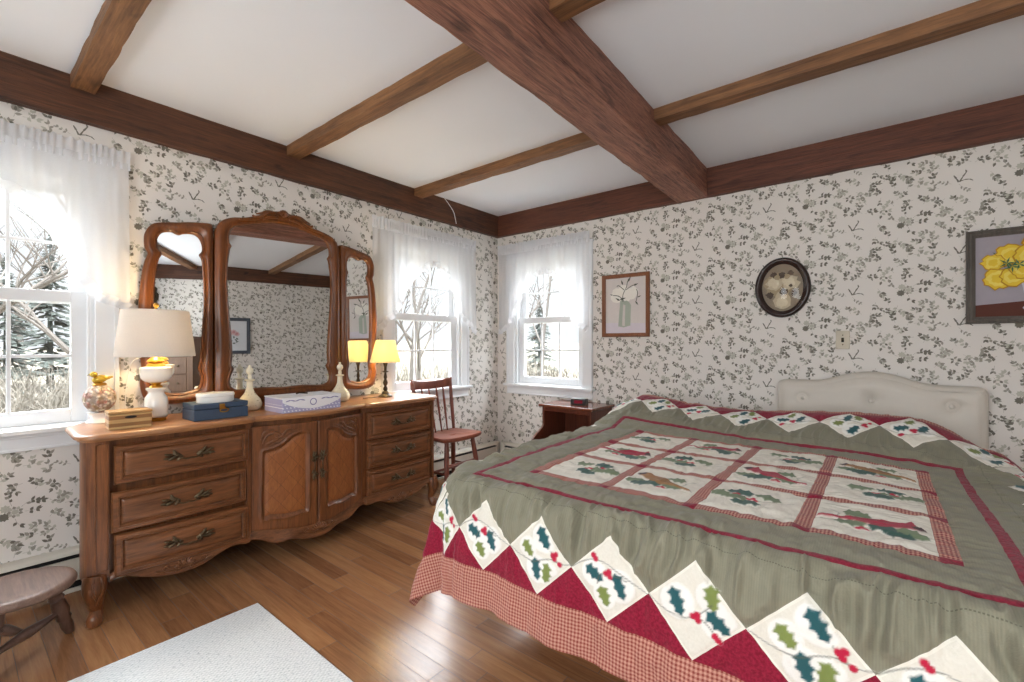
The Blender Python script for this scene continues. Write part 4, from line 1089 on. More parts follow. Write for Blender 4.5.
# hanging folds: gentle along the straight sides, a full flare with pleats at the corners
foldw = np.sin(U * 2 * PI / .43 + 1.0) * .5 + np.sin(U * 2 * PI / .19 + 2.0) * .3
foldv = np.sin(Vv * 2 * PI / .47) * .6 + np.sin(Vv * 2 * PI / .2 + 1) * .3
sidex = np.abs(nx) > np.abs(ny)
hor = hor + over * (.07 + .045 * np.where(sidex, foldv, foldw) * (1 - corner)) + over * corner * .12
ver = ver - np.minimum(over, .22) * corner * .34
theta = np.arctan2(ny, nx)
hor = hor + over * corner * .10 * np.sin(theta * 14 + .6)
# top surface: comforter loft, pillow rise at the head, falling away beyond it
top = .700 + .012 * smooth(-.9, -1.25, qx) * smooth(1.35, 1.7, qy)
hump = smooth(2.40 + .13 * smooth(-1.0, -.3, qx), 2.965, qy) * (.128 + .02 * np.sin(qx * 4.2 + 1.2)) * smooth(.50, .12, qx) * smooth(-1.5, -1.22, qx)
hump = hump * (1 - .8 * smooth(2.985, 3.14, qy))
top = top + hump - .025 * smooth(-.2, .38, qx) * smooth(1.6, 2.4, qy)
X = qx + nx * hor; Y = qy + ny * hor; Z = top - ver
# keep the head end from running into the headboard: past the pillow rise it turns down
turn = np.maximum(Vv - 2.985, 0); Y = np.where(Vv > 2.985, np.minimum(Y, 2.985 + turn * .55), Y)
Z = np.where(Vv > 2.985, Z - turn * .25 * smooth(-1.4, -1.2, qx), Z)
P = np.stack([X, Y, Z], -1)
def normals(P):
    a = np.gradient(P, axis=0); b_ = np.gradient(P, axis=1); n = np.cross(a, b_); n /= np.maximum(np.linalg.norm(n, axis=-1, keepdims=True), 1e-12); return n
Nn = normals(P)

# quilting relief: seams pinched in, patches puffed
sd = np.minimum(np.minimum(U - UL, UR - U), np.minimum(Vv - V0, V1 - Vv))
is_v = np.minimum(Vv - V0, V1 - Vv) <= np.minimum(U - UL, UR - U)
along = np.where(is_v, (U - UL) / S, (Vv - V0) / SV); nmax = np.where(is_v, 8, 7)
valid = (along > 0) & (along < nmax)
tu = np.abs((along % 1) - .5) * 2
dia = (1 - tu) - np.abs(sd) / .12                       # >0 inside a diamond
d_dia = np.where(valid & (np.abs(sd) < .16), np.abs(dia) * .085, 1)
d_seam = np.minimum(d_dia, np.minimum(np.abs(sd - .24), np.abs(sd - .215)))
d_seam = np.minimum(d_seam, np.abs(sd + .12))
pu = (PU1 - PU0 - SW) / 4; pv = (PV1 - PV0 - SW) / 3
inpan = (U > PU0 - .01) & (U < PU1 + .01) & (Vv > PV0 - .01) & (Vv < PV1 + .01)
fu = (U - PU0) % pu; fv = (Vv - PV0) % pv
dp = np.minimum(np.minimum(np.minimum(fu, pu - fu), np.abs(fu - SW)), np.minimum(np.minimum(fv, pv - fv), np.abs(fv - SW)))
d_seam = np.where(inpan, np.minimum(d_seam, dp), d_seam)
puff = (1 - np.exp(-d_seam / .012)) * .0045
# little gathers standing off the stitched seams
side_f = smooth(.30, .18, sd) * smooth(-.02, .08, sd)
gath = vnoise(U / .026 + vnoise(U / .1, Vv / .1, 5) * 1.5, Vv / .13, 11) * np.where(is_v, 1, 0) + vnoise(Vv / .026 + vnoise(U / .1, Vv / .1, 6) * 1.5, U / .13, 12) * np.where(is_v, 0, 1)
rid = lambda n: (.25 - np.abs(n)) * 2
gath = rid(gath)
calm = (1 - np.exp(-np.minimum(np.abs(sd - .24), np.abs(sd - .213)) / .022)) * np.where((sd > .212) & (sd < .241), 0, 1)
calm = calm * np.where(valid & (np.abs(sd) < .125), smooth(.25, -.35, dia), 1) * (1 - .8 * corner)
side_f = side_f * smooth(-.02, .03, sd) * np.where(is_v & (Vv < V0 + .6), 1, .28)
wr = gath * (.005 + .044 * side_f) * calm + vnoise(U / .05, Vv / .05, 21) * .008 + vnoise(U / .018, Vv / .022, 22) * .0035 + vnoise(U / .14, Vv / .12, 23) * .006
border = smooth(.40, .30, sd) * smooth(.235, .25, sd)
wr = wr + vnoise(U / .035, Vv / .022, 31) * .008 * border * calm

# appliques painted on the cloth: linear colour + coverage per point
art = np.zeros((nu, nv, 4), np.float32); art[..., :3] = 1
lift = np.zeros((nu, nv))
def paint(poly, col, raise_=.0012):
    poly = np.asarray(poly); lo = poly.min(0) - .006; hi = poly.max(0) + .006
    i0, i1 = np.searchsorted(us, lo[0]), np.searchsorted(us, hi[0]); j0, j1 = np.searchsorted(vs, lo[1]), np.searchsorted(vs, hi[1])
    if i1 <= i0 or j1 <= j0: return
    cov = np.zeros((i1 - i0, j1 - j0)); K = 4
    for a in range(K):
        for b_ in range(K):
            x = us[i0:i1][:, None] + ((a + .5) / K - .5) * du; y = vs[j0:j1][None, :] + ((b_ + .5) / K - .5) * du
            x, y = np.broadcast_arrays(x, y); ins = np.zeros(x.shape, bool)
            for (ax, ay), (bx, by) in zip(poly, np.roll(poly, -1, 0)):
                if ay == by: continue
                c = ((ay > y) != (by > y)) & (x < (bx - ax) * (y - ay) / (by - ay) + ax); ins ^= c
            cov += ins
    cov /= K * K
    A = art[i0:i1, j0:j1]; a0 = A[..., 3]; an = cov + a0 * (1 - cov)
    for k in range(3): A[..., k] = np.where(an > 0, (col[k] * cov + A[..., k] * a0 * (1 - cov)) / np.maximum(an, 1e-6), A[..., k])
    A[..., 3] = an; lift[i0:i1, j0:j1] = np.maximum(lift[i0:i1, j0:j1], cov * raise_)
TEAL, OLIVE, BERRY, STEM = rgb(44, 92, 98), rgb(128, 142, 78), rgb(190, 34, 66), rgb(96, 98, 84)
CARD, BROWN, DKG, GRN = rgb(170, 40, 66), rgb(160, 112, 62), rgb(58, 92, 84), rgb(116, 132, 102)
def xfm(pts, o, ang, s=1.0, fl=1):
    c, s_ = math.cos(ang), math.sin(ang); return [(o[0] + s * (fl * a * c - b_ * s_), o[1] + s * (fl * a * s_ + b_ * c)) for a, b_ in pts]
def holly(L=.07, W=.042):
    e = [(0, 0), (.10, .16), (.20, .50), (.30, .30), (.42, .32), (.52, .52), (.62, .30), (.74, .26), (.82, .36), (.90, .14), (1, 0)]
    up = [(a * L, b_ * W) for a, b_ in e]; return up + [(a, -b_) for a, b_ in up[-2:0:-1]]
def disc(c, r, n=10): return [(c[0] + r * math.cos(2 * PI * k / n), c[1] + r * math.sin(2 * PI * k / n)) for k in range(n)]
def stroke(pts, w):
    pts = [np.array(p) for p in pts]; A, B = [], []
    for k, p in enumerate(pts):
        d = pts[min(k + 1, len(pts) - 1)] - pts[max(k - 1, 0)]; d = d / (np.linalg.norm(d) or 1); n = np.array((-d[1], d[0])) * w; A.append(tuple(p + n)); B.append(tuple(p - n))
    return A + B[::-1]
HALO = rgb(244, 242, 236)
def clip_dia(q):
    s_ = abs(q[0]) + abs(q[1]); return q if s_ < .108 else (q[0] * .108 / s_, q[1] * .108 / s_)
def diamond_art(c, along, inward, kind):
    """motif in a border diamond; local a runs along the border, b toward the bed centre"""
    A = np.array(along, float); B = np.array(inward, float)
    T = lambda p: tuple(np.array(c) + A * p[0] + B * p[1])
    def put(poly, col, r=.0012): paint([T(p) for p in poly], col, r)
    if kind == 1:
        leaves = [((-.058, .036), -.85, OLIVE, .058), ((.002, .092), -1.0, TEAL, .074), ((-.012, -.006), -1.30, TEAL, .070), ((.044, -.008), -1.75, OLIVE, .066)]
        vine = [(-.118, 0), (-.07, -.018), (-.02, -.022), (.02, -.006), (.05, .004), (.085, .0), (.118, .004)]; vine2 = [(.048, .028), (.06, .010), (.085, .0)]
        berries = [(.058, .018), (.070, .024), (.066, .010), (.084, -.002)]
    elif kind == 0:
        leaves = [((-.070, .022), -.45, TEAL, .066), ((.022, .026), -1.15, TEAL, .074), ((-.020, -.022), -1.15, OLIVE, .058)]
        vine = [(-.118, .002), (-.08, .03), (-.04, .046), (.0, .042), (.05, .022), (.118, -.004)]; vine2 = [(-.03, -.02), (-.02, .01), (.01, .018), (.06, .012)]
        berries = [(-.046, .056), (-.038, .048), (-.004, .016), (.006, .024), (.008, .010)]
    else:
        leaves = [((-.056, .044), -1.15, TEAL, .072), ((.040, .076), -1.45, OLIVE, .064), ((.030, .010), -.62, TEAL, .070)]
        vine = [(-.118, .0), (-.08, -.018), (-.03, -.024), (.02, -.014), (.06, -.050)]; vine2 = [(.0, -.016), (.03, .012), (.045, .03)]
        berries = [(.0, -.012), (.010, -.006), (.012, -.018), (.052, -.044), (.060, -.052)]
    for o, a, col, L in leaves:
        put([clip_dia(p) for p in xfm(disc((L / 2, 0), L * .62, 16), o, a)], HALO, .0025)
    for o, a, col, L in leaves: put(xfm(holly(L, .042), o, a), col, .0045)
    for v in (vine, vine2): put(stroke(crom(v, 5), .0013), STEM)
    for p in berries: put(disc(p, .0088), BERRY, .003)
for k in range(8):
    diamond_art((UL + S * (k + .5), V0), (1, 0), (0, 1), (1, 0, 1, 0, 2, 1, 0, 2)[k])
    diamond_art((UL + S * (k + .5), V1), (1, 0), (0, -1), k % 2)
for k in range(7):
    diamond_art((UL, V0 + SV * (k + .5)), (0, -1), (1, 0), k % 2)
    diamond_art((UR, V0 + SV * (k + .5)), (0, 1), (-1, 0), k % 2)
BIRD0 = [(.108, .004), (.100, .014), (.088, .021), (.072, .022), (.05, .018), (.02, .017), (-.01, .012), (-.04, .004), (-.075, -.004), (-.118, -.012), (-.120, -.022), (-.075, -.018), (-.04, -.016), (-.015, -.017), (.02, -.018), (.05, -.014), (.075, -.006), (.09, -.004)]
BIRD = [(a, b_ * (1.9 if a > -.03 else 1.3)) for a, b_ in BIRD0]
def holly_block(o, kind):
    fl = 1 if kind else -1
    put = lambda poly, col, r=.0015: paint(poly, col, r)
    put(stroke(crom(xfm([(-.11, .02), (-.05, .0), (.0, -.01), (.06, .01), (.11, .0)], o, 0, 1, fl), 5), .0012), STEM)
    for p, a, col, L in (((-.075, .030), .1, GRN, .072), ((.005, .050), -.25, DKG, .076), ((-.03, -.045), -.2, DKG, .080), ((.01, -.012), -.1, GRN, .070), ((.068, -.012), .25, GRN, .058)):
        q = xfm([p], o, 0, 1, fl)[0]; put(xfm(holly(L * 1.12, .064), q, a if fl > 0 else PI - a), col, .004)
    for p in ((.0, -.005), (.012, -.012), (-.008, -.016), (.05, .012), (.058, .006)): put(disc(xfm([p], o, 0, 1, fl)[0], .008), BERRY, .003)
def bird_block(o, col, fl, tilt):
    put = lambda poly, c, r=.0015: paint(poly, c, r)
    put(stroke(crom(xfm([(-.12, -.055), (-.05, -.05), (.03, -.058), (.12, -.045)], o, 0, 1, fl), 5), .0016), STEM)
    put(stroke(crom(xfm([(-.05, -.05), (-.08, .0), (-.075, .03), (-.10, .06)], o, 0, 1, fl), 4), .0012), STEM)
    for p, a, c, L in (((-.085, -.048), .15, GRN, .074), ((-.01, -.040), -.15, DKG, .078), ((.05, -.034), -.3, GRN, .070), ((-.07, .05), -.1, GRN, .068), ((.03, -.075), .1, DKG, .060)):
        q = xfm([p], o, 0, 1, fl)[0]; put(xfm(holly(L * 1.05, .058), q, a if fl > 0 else PI - a), c, .003)
    bp = xfm(BIRD, o, tilt, 1.05, fl); put(bp, col, .006)
    put(xfm([(.04, .012), (-.0, .020), (-.055, .0), (-.03, -.010), (.0, -.012)], o, tilt, 1.05, fl), tuple(x * .75 for x in col[:3]), .006)
    put(xfm([(.112, .006), (.1, .026), (.088, .034), (.080, .012), (.09, -.006)], o, tilt, 1.05, fl), rgb(70, 40, 42), .006)
    if col == CARD: put(xfm([(.066, .040), (.080, .062), (.092, .034)], o, tilt, 1.05, fl), col, .005)
    for p in ((-.02, -.062), (-.01, -.07), (-.028, -.07)): put(disc(xfm([p], o, 0, 1, fl)[0], .008), BERRY, .003)
for r in range(3):
    for c_ in range(4):
        o = (PU0 + SW / 2 + pu * (c_ + .5), PV0 + SW / 2 + pv * (r + .5))
        if (r + c_) % 2 == 0: holly_block(o, (r + c_) % 4 == 0)
        else:
            brown = (r, c_) in ((0, 1), (2, 3)); head_left = (r, c_) in ((0, 1), (2, 3), (1, 2))
            bird_block(o, BROWN if brown else CARD, -1 if head_left else 1, -.28 if (r, c_) in ((0, 1), (1, 2)) else (-.12 if (r, c_) == (2, 3) else -.05))
disp = puff + wr + lift
P = P + Nn * disp[..., None]
# the near corner of the quilt swings out and settles lower on the side
inside_top = ((U > UL - HEM) & (Vv > V0 - HEM))

quilt = thing('quilt', 'sage green patchwork holly and cardinal quilt spread over the bed', 'quilt', (-.48, 1.95, .6))
def cloth(name, mask, mat):
    """faces of the cloth where mask (per face) is true"""
    ii, jj = np.nonzero(mask); idx = (np.arange(nu * nv).reshape(nu, nv))
    F = np.stack([idx[ii, jj], idx[ii + 1, jj], idx[ii + 1, jj + 1], idx[ii, jj + 1]], 1)
    used, inv = np.unique(F, return_inverse=True); F = inv.reshape(-1, 4)
    co = P.reshape(-1, 3)[used] - np.array(quilt.location); n = len(used)
    me = bpy.data.meshes.new(name); me.vertices.add(n); me.vertices.foreach_set('co', co.astype(np.float32).ravel())
    me.loops.add(len(F) * 4); me.loops.foreach_set('vertex_index', F.astype(np.int32).ravel())
    me.polygons.add(len(F)); me.polygons.foreach_set('loop_start', np.arange(0, len(F) * 4, 4, dtype=np.int32)); me.polygons.foreach_set('loop_total', np.full(len(F), 4, np.int32))
    me.update(calc_edges=True); me.validate()
    me.polygons.foreach_set('use_smooth', np.ones(len(F), bool))
    uv = me.uv_layers.new(name='flat'); fl = np.stack([U.ravel()[used], Vv.ravel()[used]], 1)[F.ravel()]; uv.data.foreach_set('uv', fl.astype(np.float32).ravel())
    at = me.color_attributes.new('art', 'FLOAT_COLOR', 'POINT'); at.data.foreach_set('color', art.reshape(-1, 4)[used].astype(np.float32).ravel())
    me.materials.append(mat); o = bpy.data.objects.new(name, me); COL.objects.link(o); o.parent = quilt; return o

def quilt_mat(name):
    m, nt, b = new_mat(name)
    uvn = nt.nodes.new('ShaderNodeUVMap'); uvn.uv_map = 'flat'
    u, v, _ = sepxyz(nt, uvn.outputs[0])
    at = nt.nodes.new('ShaderNodeAttribute'); at.attribute_name = 'art'
    da = (u - UL).min(UR - u); db = (v - V0).min(V1 - v)
    s = da.min(db); isv = db.lt(da + 1e-5)
    al = ((u - UL) / S) * isv + ((v - V0) / SV) * (1 - isv)
    nm = isv * 1.0 + 7.0
    ok = al.gt(0) * (al - nm).lt(0)
    t = (al.frac() - .5).abs() * 2
    e = (1 - t) - s.abs() / .12
    dmask = e.gt(0) * ok; edge = e.lt(.07) * dmask
    # cloths
    n1 = noise(nt, uvn.outputs[0], 16, 4, .6); n2 = noise(nt, uvn.outputs[0], 140, 3, .6); n3 = noise(nt, uvn.outputs[0], 5, 3)
    rib = (u * 1150.0).sin() * .5 + .5
    green = mixc(nt, (n1 * .5 + n3 * .5).clamp(), rgb(128, 125, 106), rgb(150, 147, 128))
    green = mixc(nt, rib * .18, green, rgb(104, 102, 86))
    burg = mixc(nt, n2.step(.35, .65), rgb(122, 16, 40), rgb(150, 30, 58))
    cream = mixc(nt, n2, rgb(220, 215, 201), rgb(240, 236, 225))
    def ging(per, red):
        a = (u / per).frac().lt(.5); c = (v / per).frac().lt(.5)
        f = (a + c) * .5
        return mixc(nt, f, rgb(202, 150, 132), red)
    hemc = ging(.0105, rgb(140, 66, 58)); sash = ging(.0085, rgb(128, 40, 48))
    c = green
    # centre panel
    inp = u.gt(PU0) * u.lt(PU1) * v.gt(PV0) * v.lt(PV1)
    fu = ((u - PU0) / pu).frac() * pu; fv = ((v - PV0) / pv).frac() * pv
    su = fu.lt(SW); sv = fv.lt(SW)
    blk = mixc(nt, su.max(sv), cream, sash); blk = mixc(nt, su * sv, blk, burg)
    c = mixc(nt, inp, c, blk)
    stripe = s.gt(.213) * s.lt(.240); c = mixc(nt, stripe, c, burg)
    stitch = (s - .160).abs().lt(.0012) * ((al * 40.0).frac().lt(.6)); c = mixc(nt, stitch * .6, c, rgb(70, 72, 58))
    c = mixc(nt, s.lt(0), c, burg)
    dcol = mixc(nt, edge, cream, rgb(240, 236, 224))
    c = mixc(nt, dmask, c, dcol)
    c = mixc(nt, s.lt(-.12), c, hemc)
    c = mixc(nt, V(nt, at.outputs['Alpha']), c, at.outputs['Color'])
    nt.links.new(c, b.inputs['Base Color']); b.inputs['Roughness'].default_value = .85; b.inputs['Specular IOR Level'].default_value = .2
    b.inputs['Sheen Weight'].default_value = .15
    crz = noise(nt, combxyz(nt, u * 34.0, v * 11.0, 0.0), 1.0, 3, .55, .6) * isv + noise(nt, combxyz(nt, u * 11.0, v * 34.0, 4.0), 1.0, 3, .55, .6) * (1 - isv)
    bump(nt, b, n2 * .12 + noise(nt, uvn.outputs[0], 420, 2) * .1 + crz * 1.0, .55, .012)
    return m
qm = quilt_mat('quilt_patchwork')
fsd = (sd[:-1, :-1] + sd[1:, 1:]) / 2
cloth('patchwork_top', fsd >= -.121, qm)
cloth('gingham_border', fsd < -.121, qm)

# ------------------------------------------------------------------ nightstand + clock
ns = thing('nightstand', 'dark cherry nightstand with an open front in the corner by the bed', 'nightstand', (-2.03, 3.38, 0))
NT = world_T(ns.location)
def nmb():
    q = MB(); q.T = NT; return q
q = nmb(); q.box(-2.285, -1.765, 3.185, 3.578, .668, .690); q.build('top', M['cherrytop'], ns, bevel=.005)
for xa in (-2.262, -1.808):                            # shaped side panels, flaring forward at the bottom
    prof = [(3.57, .10), (3.57, .668), (3.212, .668), (3.212, .52)] + [(3.212 - .16 * sm(0, 1, t) , .52 - .12 * t) for t in np.linspace(.1, 1, 10)] + [(3.045, .385), (3.045, .10)]
    q = nmb(); q.prism(prof, lambda a, b_: (xa, a, b_), lambda a, b_: (xa + .02, a, b_)); q.build('side_panel', M['cherry'], ns, bevel=.003)
q = nmb(); q.box(-2.243, -1.808, 3.545, 3.562, .10, .668); q.build('back_panel', M['cherry'], ns)
q = nmb(); q.box(-2.243, -1.808, 3.04, 3.545, .375, .395); q.build('shelf', M['cherrytop'], ns, bevel=.003)
q = nmb(); q.box(-2.243, -1.808, 3.215, 3.24, .632, .668); q.build('rail', M['cherry'], ns, bevel=.003)
q = nmb(); q.box(-2.240, -1.811, 3.05, 3.07, .13, .368); dr = q.build('drawer', M['cherry'], ns, bevel=.004)
q = nmb(); q.ell((-2.025, 3.038, .25), (.014, .014, .014), 12, 8); q.build('knob', M['brass'], dr, smooth=60)
q = nmb(); q.box(-2.262, -1.788, 3.06, 3.57, .06, .11); q.build('base', M['cherry'], ns, bevel=.004)
for x in (-2.235, -1.815):
    for y in (3.09, 3.54):
        q = nmb(); q.tube([(x, y, 0), (x, y, .07)], [.015, .022], 10); q.build('foot', M['cherry'], ns)
ck = thing('alarm_clock', 'small black digital clock with a red lit display on the nightstand', 'clock', (-1.985, 3.36, .69), .25)
q = MB()
q.prism([(-.04, 0), (.04, 0), (.035, .05), (-.025, .05)], lambda a, b_: (-.067, a, b_), lambda a, b_: (.067, a, b_)); q.build('case', M['black'], ck, bevel=.004)
m = plain('red_display', rgb(60, 6, 16), .2); m.node_tree.nodes['Principled BSDF'].inputs['Emission Color'].default_value = rgb(190, 20, 60); m.node_tree.nodes['Principled BSDF'].inputs['Emission Strength'].default_value = .18
q = MB(); q.poly([(-.036, -.0390, .012), (.036, -.0390, .012), (.036, -.0300, .038), (-.036, -.0300, .038)]); q.build('display', m, ck)

# ------------------------------------------------------------------ chair (its back toward the dresser wall)
ch = thing('wooden_chair', 'reddish wooden spindle-back chair beyond the far end of the dresser', 'chair', (-2.80, 2.645, 0))
q = MB()
seat = crom([(.165, -.20), (.175, 0), (.165, .20), (.10, .222), (-.08, .205), (-.165, .175), (-.185, .0), (-.165, -.175), (-.08, -.205), (.10, -.222)], 5, True)
def seat_ring(k, z): return [(a * k, b_ * k, z + .008 * (abs(b_) / .22) ** 2) for a, b_ in seat]
q.loft([seat_ring(.93, .418), seat_ring(.99, .428), seat_ring(1.0, .440), seat_ring(.985, .452), seat_ring(.9, .454), seat_ring(.6, .446), seat_ring(.2, .444)], cap=True); q.build('seat', M['redwoodx'], ch, smooth=50)
lean = lambda z: -.135 - .10 * (z - .45) / .45
for sg in (-1, 1):
    q = MB(); pts = [(lean(z), sg * (.172 + .045 * (z - .45) / .45), z) for z in (.44, .55, .68, .8, .862, .89)]
    q.tube(pts, [.012, .016, .016, .0155, .0165, .010], 12); q.build('back_post', M['redwood'], ch, smooth=60)
for y0 in (-.10, -.035, .035, .10):
    q = MB(); pts = [(lean(z) - .004, y0 * (1 + .25 * (z - .45) / .45), z) for z in (.445, .55, .66, .74, .83)]
    q.tube(pts, [.006, .008, .0105, .0105, .006], 10); q.build('spindle', M['redwood'], ch, smooth=60)
q = MB()
def crest(i, j):
    t = i / 24; y = -.225 + .45 * t; bow = -.028 * (1 - (2 * t - 1) ** 2); a = 2 * PI * j / 12
    hh = .036 + .008 * abs(2 * t - 1) ** 3; zc = .845 + .016 * abs(2 * t - 1) ** 2
    c_, s_ = math.cos(a), math.sin(a); c_ = math.copysign(abs(c_) ** .6, c_); s_ = math.copysign(abs(s_) ** .6, s_)
    return (lean(zc) + bow + .010 * c_, y, zc + hh * s_)
idx = q.grid(crest, 25, 12, closev=True); q.face(idx[0]); q.face(idx[-1]); q.build('crest_rail', M['redwood'], ch, smooth=50)
LG = {}
for sx in (-1, 1):
    for sy in (-1, 1):
        a = Vector((sx * .115, sy * .145, .425)); b_ = Vector((sx * .165, sy * .195, 0)); LG[(sx, sy)] = (a, b_)
        q = MB(); q.tube([a.lerp(b_, t) for t in (0, .15, .4, .6, .8, 1)], [.017, .019, .021, .019, .016, .0125], 12); q.build('leg', M['redwood'], ch, smooth=60)
at_ = lambda k, t: LG[k][0].lerp(LG[k][1], t)
for sy in (-1, 1):
    q = MB(); q.tube([at_((-1, sy), .6), at_((-1, sy), .6).lerp(at_((1, sy), .6), .5), at_((1, sy), .6)], [.008, .012, .008], 10); q.build('stretcher', M['redwood'], ch, smooth=60)
q = MB(); q.tube([at_((-1, -1), .6).lerp(at_((1, -1), .6), .5), at_((-1, 1), .6).lerp(at_((1, 1), .6), .5)], .010, 10); q.build('stretcher', M['redwood'], ch, smooth=60)
q = MB(); q.tube([at_((1, -1), .45), at_((1, 1), .45)], .009, 10); q.build('stretcher', M['redwood'], ch, smooth=60)

# ------------------------------------------------------------------ round stool
st = thing('stool', 'low round worn wooden stool with turned legs beside the dresser', 'stool', (-2.55, .172, 0))
q = MB(); q.lathe([(0, .246), (.135, .246), (.158, .252), (.166, .262), (.166, .272), (.160, .281), (.14, .284), (.09, .278), (.04, .275), (0, .274)], 44); q.build('seat', M['stool'], st, smooth=50)
legs = [((-.02, .09), (-.085, .155)), ((.08, -.05), (.15, -.10)), ((-.09, -.05), (-.19, -.09))]
ends = []
for (ax, ay), (bx, by) in legs:
    a, b_ = Vector((ax, ay, .25)), Vector((bx, by, 0)); ends.append((a, b_))
    q = MB(); ts = (0, .12, .22, .27, .30, .33, .38, .55, .64, .68, .72, .85, 1)
    q.tube([a.lerp(b_, t) for t in ts], [.014, .020, .024, .020, .026, .020, .023, .027, .020, .025, .020, .021, .014], 14); q.build('leg', M['stoolleg'], st, smooth=60)
mid = ends[0][0].lerp(ends[0][1], .56); m1 = ends[1][0].lerp(ends[1][1], .60)
q = MB(); ts = (0, .2, .4, .5, .6, .8, 1); q.tube([mid.lerp(m1, t) for t in ts], [.009, .012, .018, .020, .018, .012, .009], 12); q.build('stretcher', M['stoolleg'], st, smooth=60)
q = MB(); m2 = ends[2][0].lerp(ends[2][1], .58); mm = mid.lerp(m1, .5); q.tube([mm.lerp(m2, t) for t in ts], [.009, .012, .018, .020, .018, .012, .009], 12); q.build('stretcher', M['stoolleg'], st, smooth=60)

# ------------------------------------------------------------------ rug
q = MB(); q.T = world_T((-1.62, -.1, 0)); q.box(-2.235, -.98, -1.1, .905, .001, .011)
o = q.build('area_rug', M['rug'], bevel=.004); o.location = (-1.62, -.1, 0); tag(o, 'pale grey woven rug lying on the oak floor beside the dresser', 'rug')

# ------------------------------------------------------------------ pictures
def frame_loft(q, w, h, prof):
    rings = []
    for d, n in prof:
        a, b_ = w / 2 - d, h / 2 - d; rings.append([(-a, n, -b_), (a, n, -b_), (a, n, b_), (-a, n, b_)])
    q.loft(rings)
def picture(name, label, T, c, w, h, fw, mat, prof, art_fn, mats, cat='picture', tilt=0):
    root = thing(name, label, cat, T(c[0], 0, c[1]), 0); L = world_T(root.location)
    Tl = lambda s, n, z: L(*T(c[0] + s * math.cos(tilt) - z * math.sin(tilt), n, c[1] + s * math.sin(tilt) + z * math.cos(tilt)))
    q = MB(); q.T = Tl; frame_loft(q, w, h, prof + [(prof[-1][0], .004), (.004, .004), prof[0]]); q.build('frame', mat, root, smooth=30)
    q = MB(); q.T = Tl; art_fn(q, w / 2 - fw, h / 2 - fw); q.build('artwork', mats, root, recalc=False)
    return root, Tl
def petal_poly(c, r, n, wob, seed):
    R = random.Random(seed); return [(c[0] + r * (1 + wob * (R.random() - .5) + .08 * math.sin(k * 3.1)) * math.cos(2 * PI * k / n), c[1] + r * (1 + wob * (R.random() - .5)) * math.sin(2 * PI * k / n)) for k in range(n)]
def flat(q, poly, lay): q.poly([(a, .006 + .0004 * lay, b_) for a, b_ in poly])
cm_ = lambda n, *c: plain(n, rgb(*c), .8, vary=.06, vscale=25)
A1 = [cm_('art_paper', 222, 215, 211), cm_('art_shadow', 214, 208, 204), cm_('art_vase', 176, 186, 172), cm_('art_stem', 92, 96, 84), cm_('art_petal', 244, 240, 232), cm_('art_lilac', 222, 214, 222)]
def art1(q, a, b_):
    q.m = 0; flat(q, [(-a, -b_), (a, -b_), (a, b_), (-a, b_)], 0)
    q.m = 5; flat(q, [(-a, -b_), (a, -b_), (a, -b_ * .66), (-a, -b_ * .62)], 1)
    q.m = 2; flat(q, [(-.065, -.175), (-.015, -.185), (.045, -.17), (.05, .0), (.02, .045), (-.045, .05), (-.05, .0)], 2)
    q.m = 1; flat(q, [(-.03, -.17), (-.005, -.175), (.0, .0), (-.02, .01)], 3)
    q.m = 4
    for k, (c, r) in enumerate((((-.07, .09), .06), ((.06, .10), .055), ((-.02, .13), .045), ((.02, .07), .04))): flat(q, petal_poly(c, r, 14, .5, k), 4 + k)
    q.m = 3
    for k, pts in enumerate(([(-.02, .03), (-.02, .09), (.01, .15), (.02, .2)], [(-.02, .05), (-.06, .08), (-.11, .09)], [(-.01, .13), (-.06, .17), (-.075, .16)], [(.01, .13), (.06, .16), (.10, .165)], [(.095, .02), (.11, .09), (.10, .13)])):
        flat(q, stroke(crom(pts, 4), .003), 9 + k)
    for k, (c, a2, L_) in enumerate((((-.02, .17), 1.9, .05), ((.02, .19), 1.0, .06), ((.07, .16), .3, .05), ((-.045, .04), 2.6, .05), ((.09, .03), -.9, .045), ((.11, .06), .4, .035), ((-.05, .05), .2, .06), ((-.11, .09), 2.8, .03))):
        flat(q, xfm([(0, 0), (.4 * L_, .16 * L_), (L_, 0), (.4 * L_, -.16 * L_)], c, a2), 14 + k)
PR = [(0, .002), (0, .020), (.004, .026), (.012, .026), (.026, .018), (.032, .016)]
picture('framed_print', 'wood-framed botanical print of white flowers in a vase, beside the window', TN, (-1.678, 1.525), .425, .53, .032, M['framewood'], PR, art1, A1)
A2 = [cm_('paint_ground', 172, 165, 174), cm_('paint_table', 96, 52, 40), cm_('paint_vase', 214, 212, 220), cm_('paint_yellow', 238, 204, 62), cm_('paint_deep', 200, 146, 38), cm_('paint_green', 76, 118, 84), cm_('paint_dark', 44, 74, 66), cm_('paint_lemon', 246, 222, 104)]
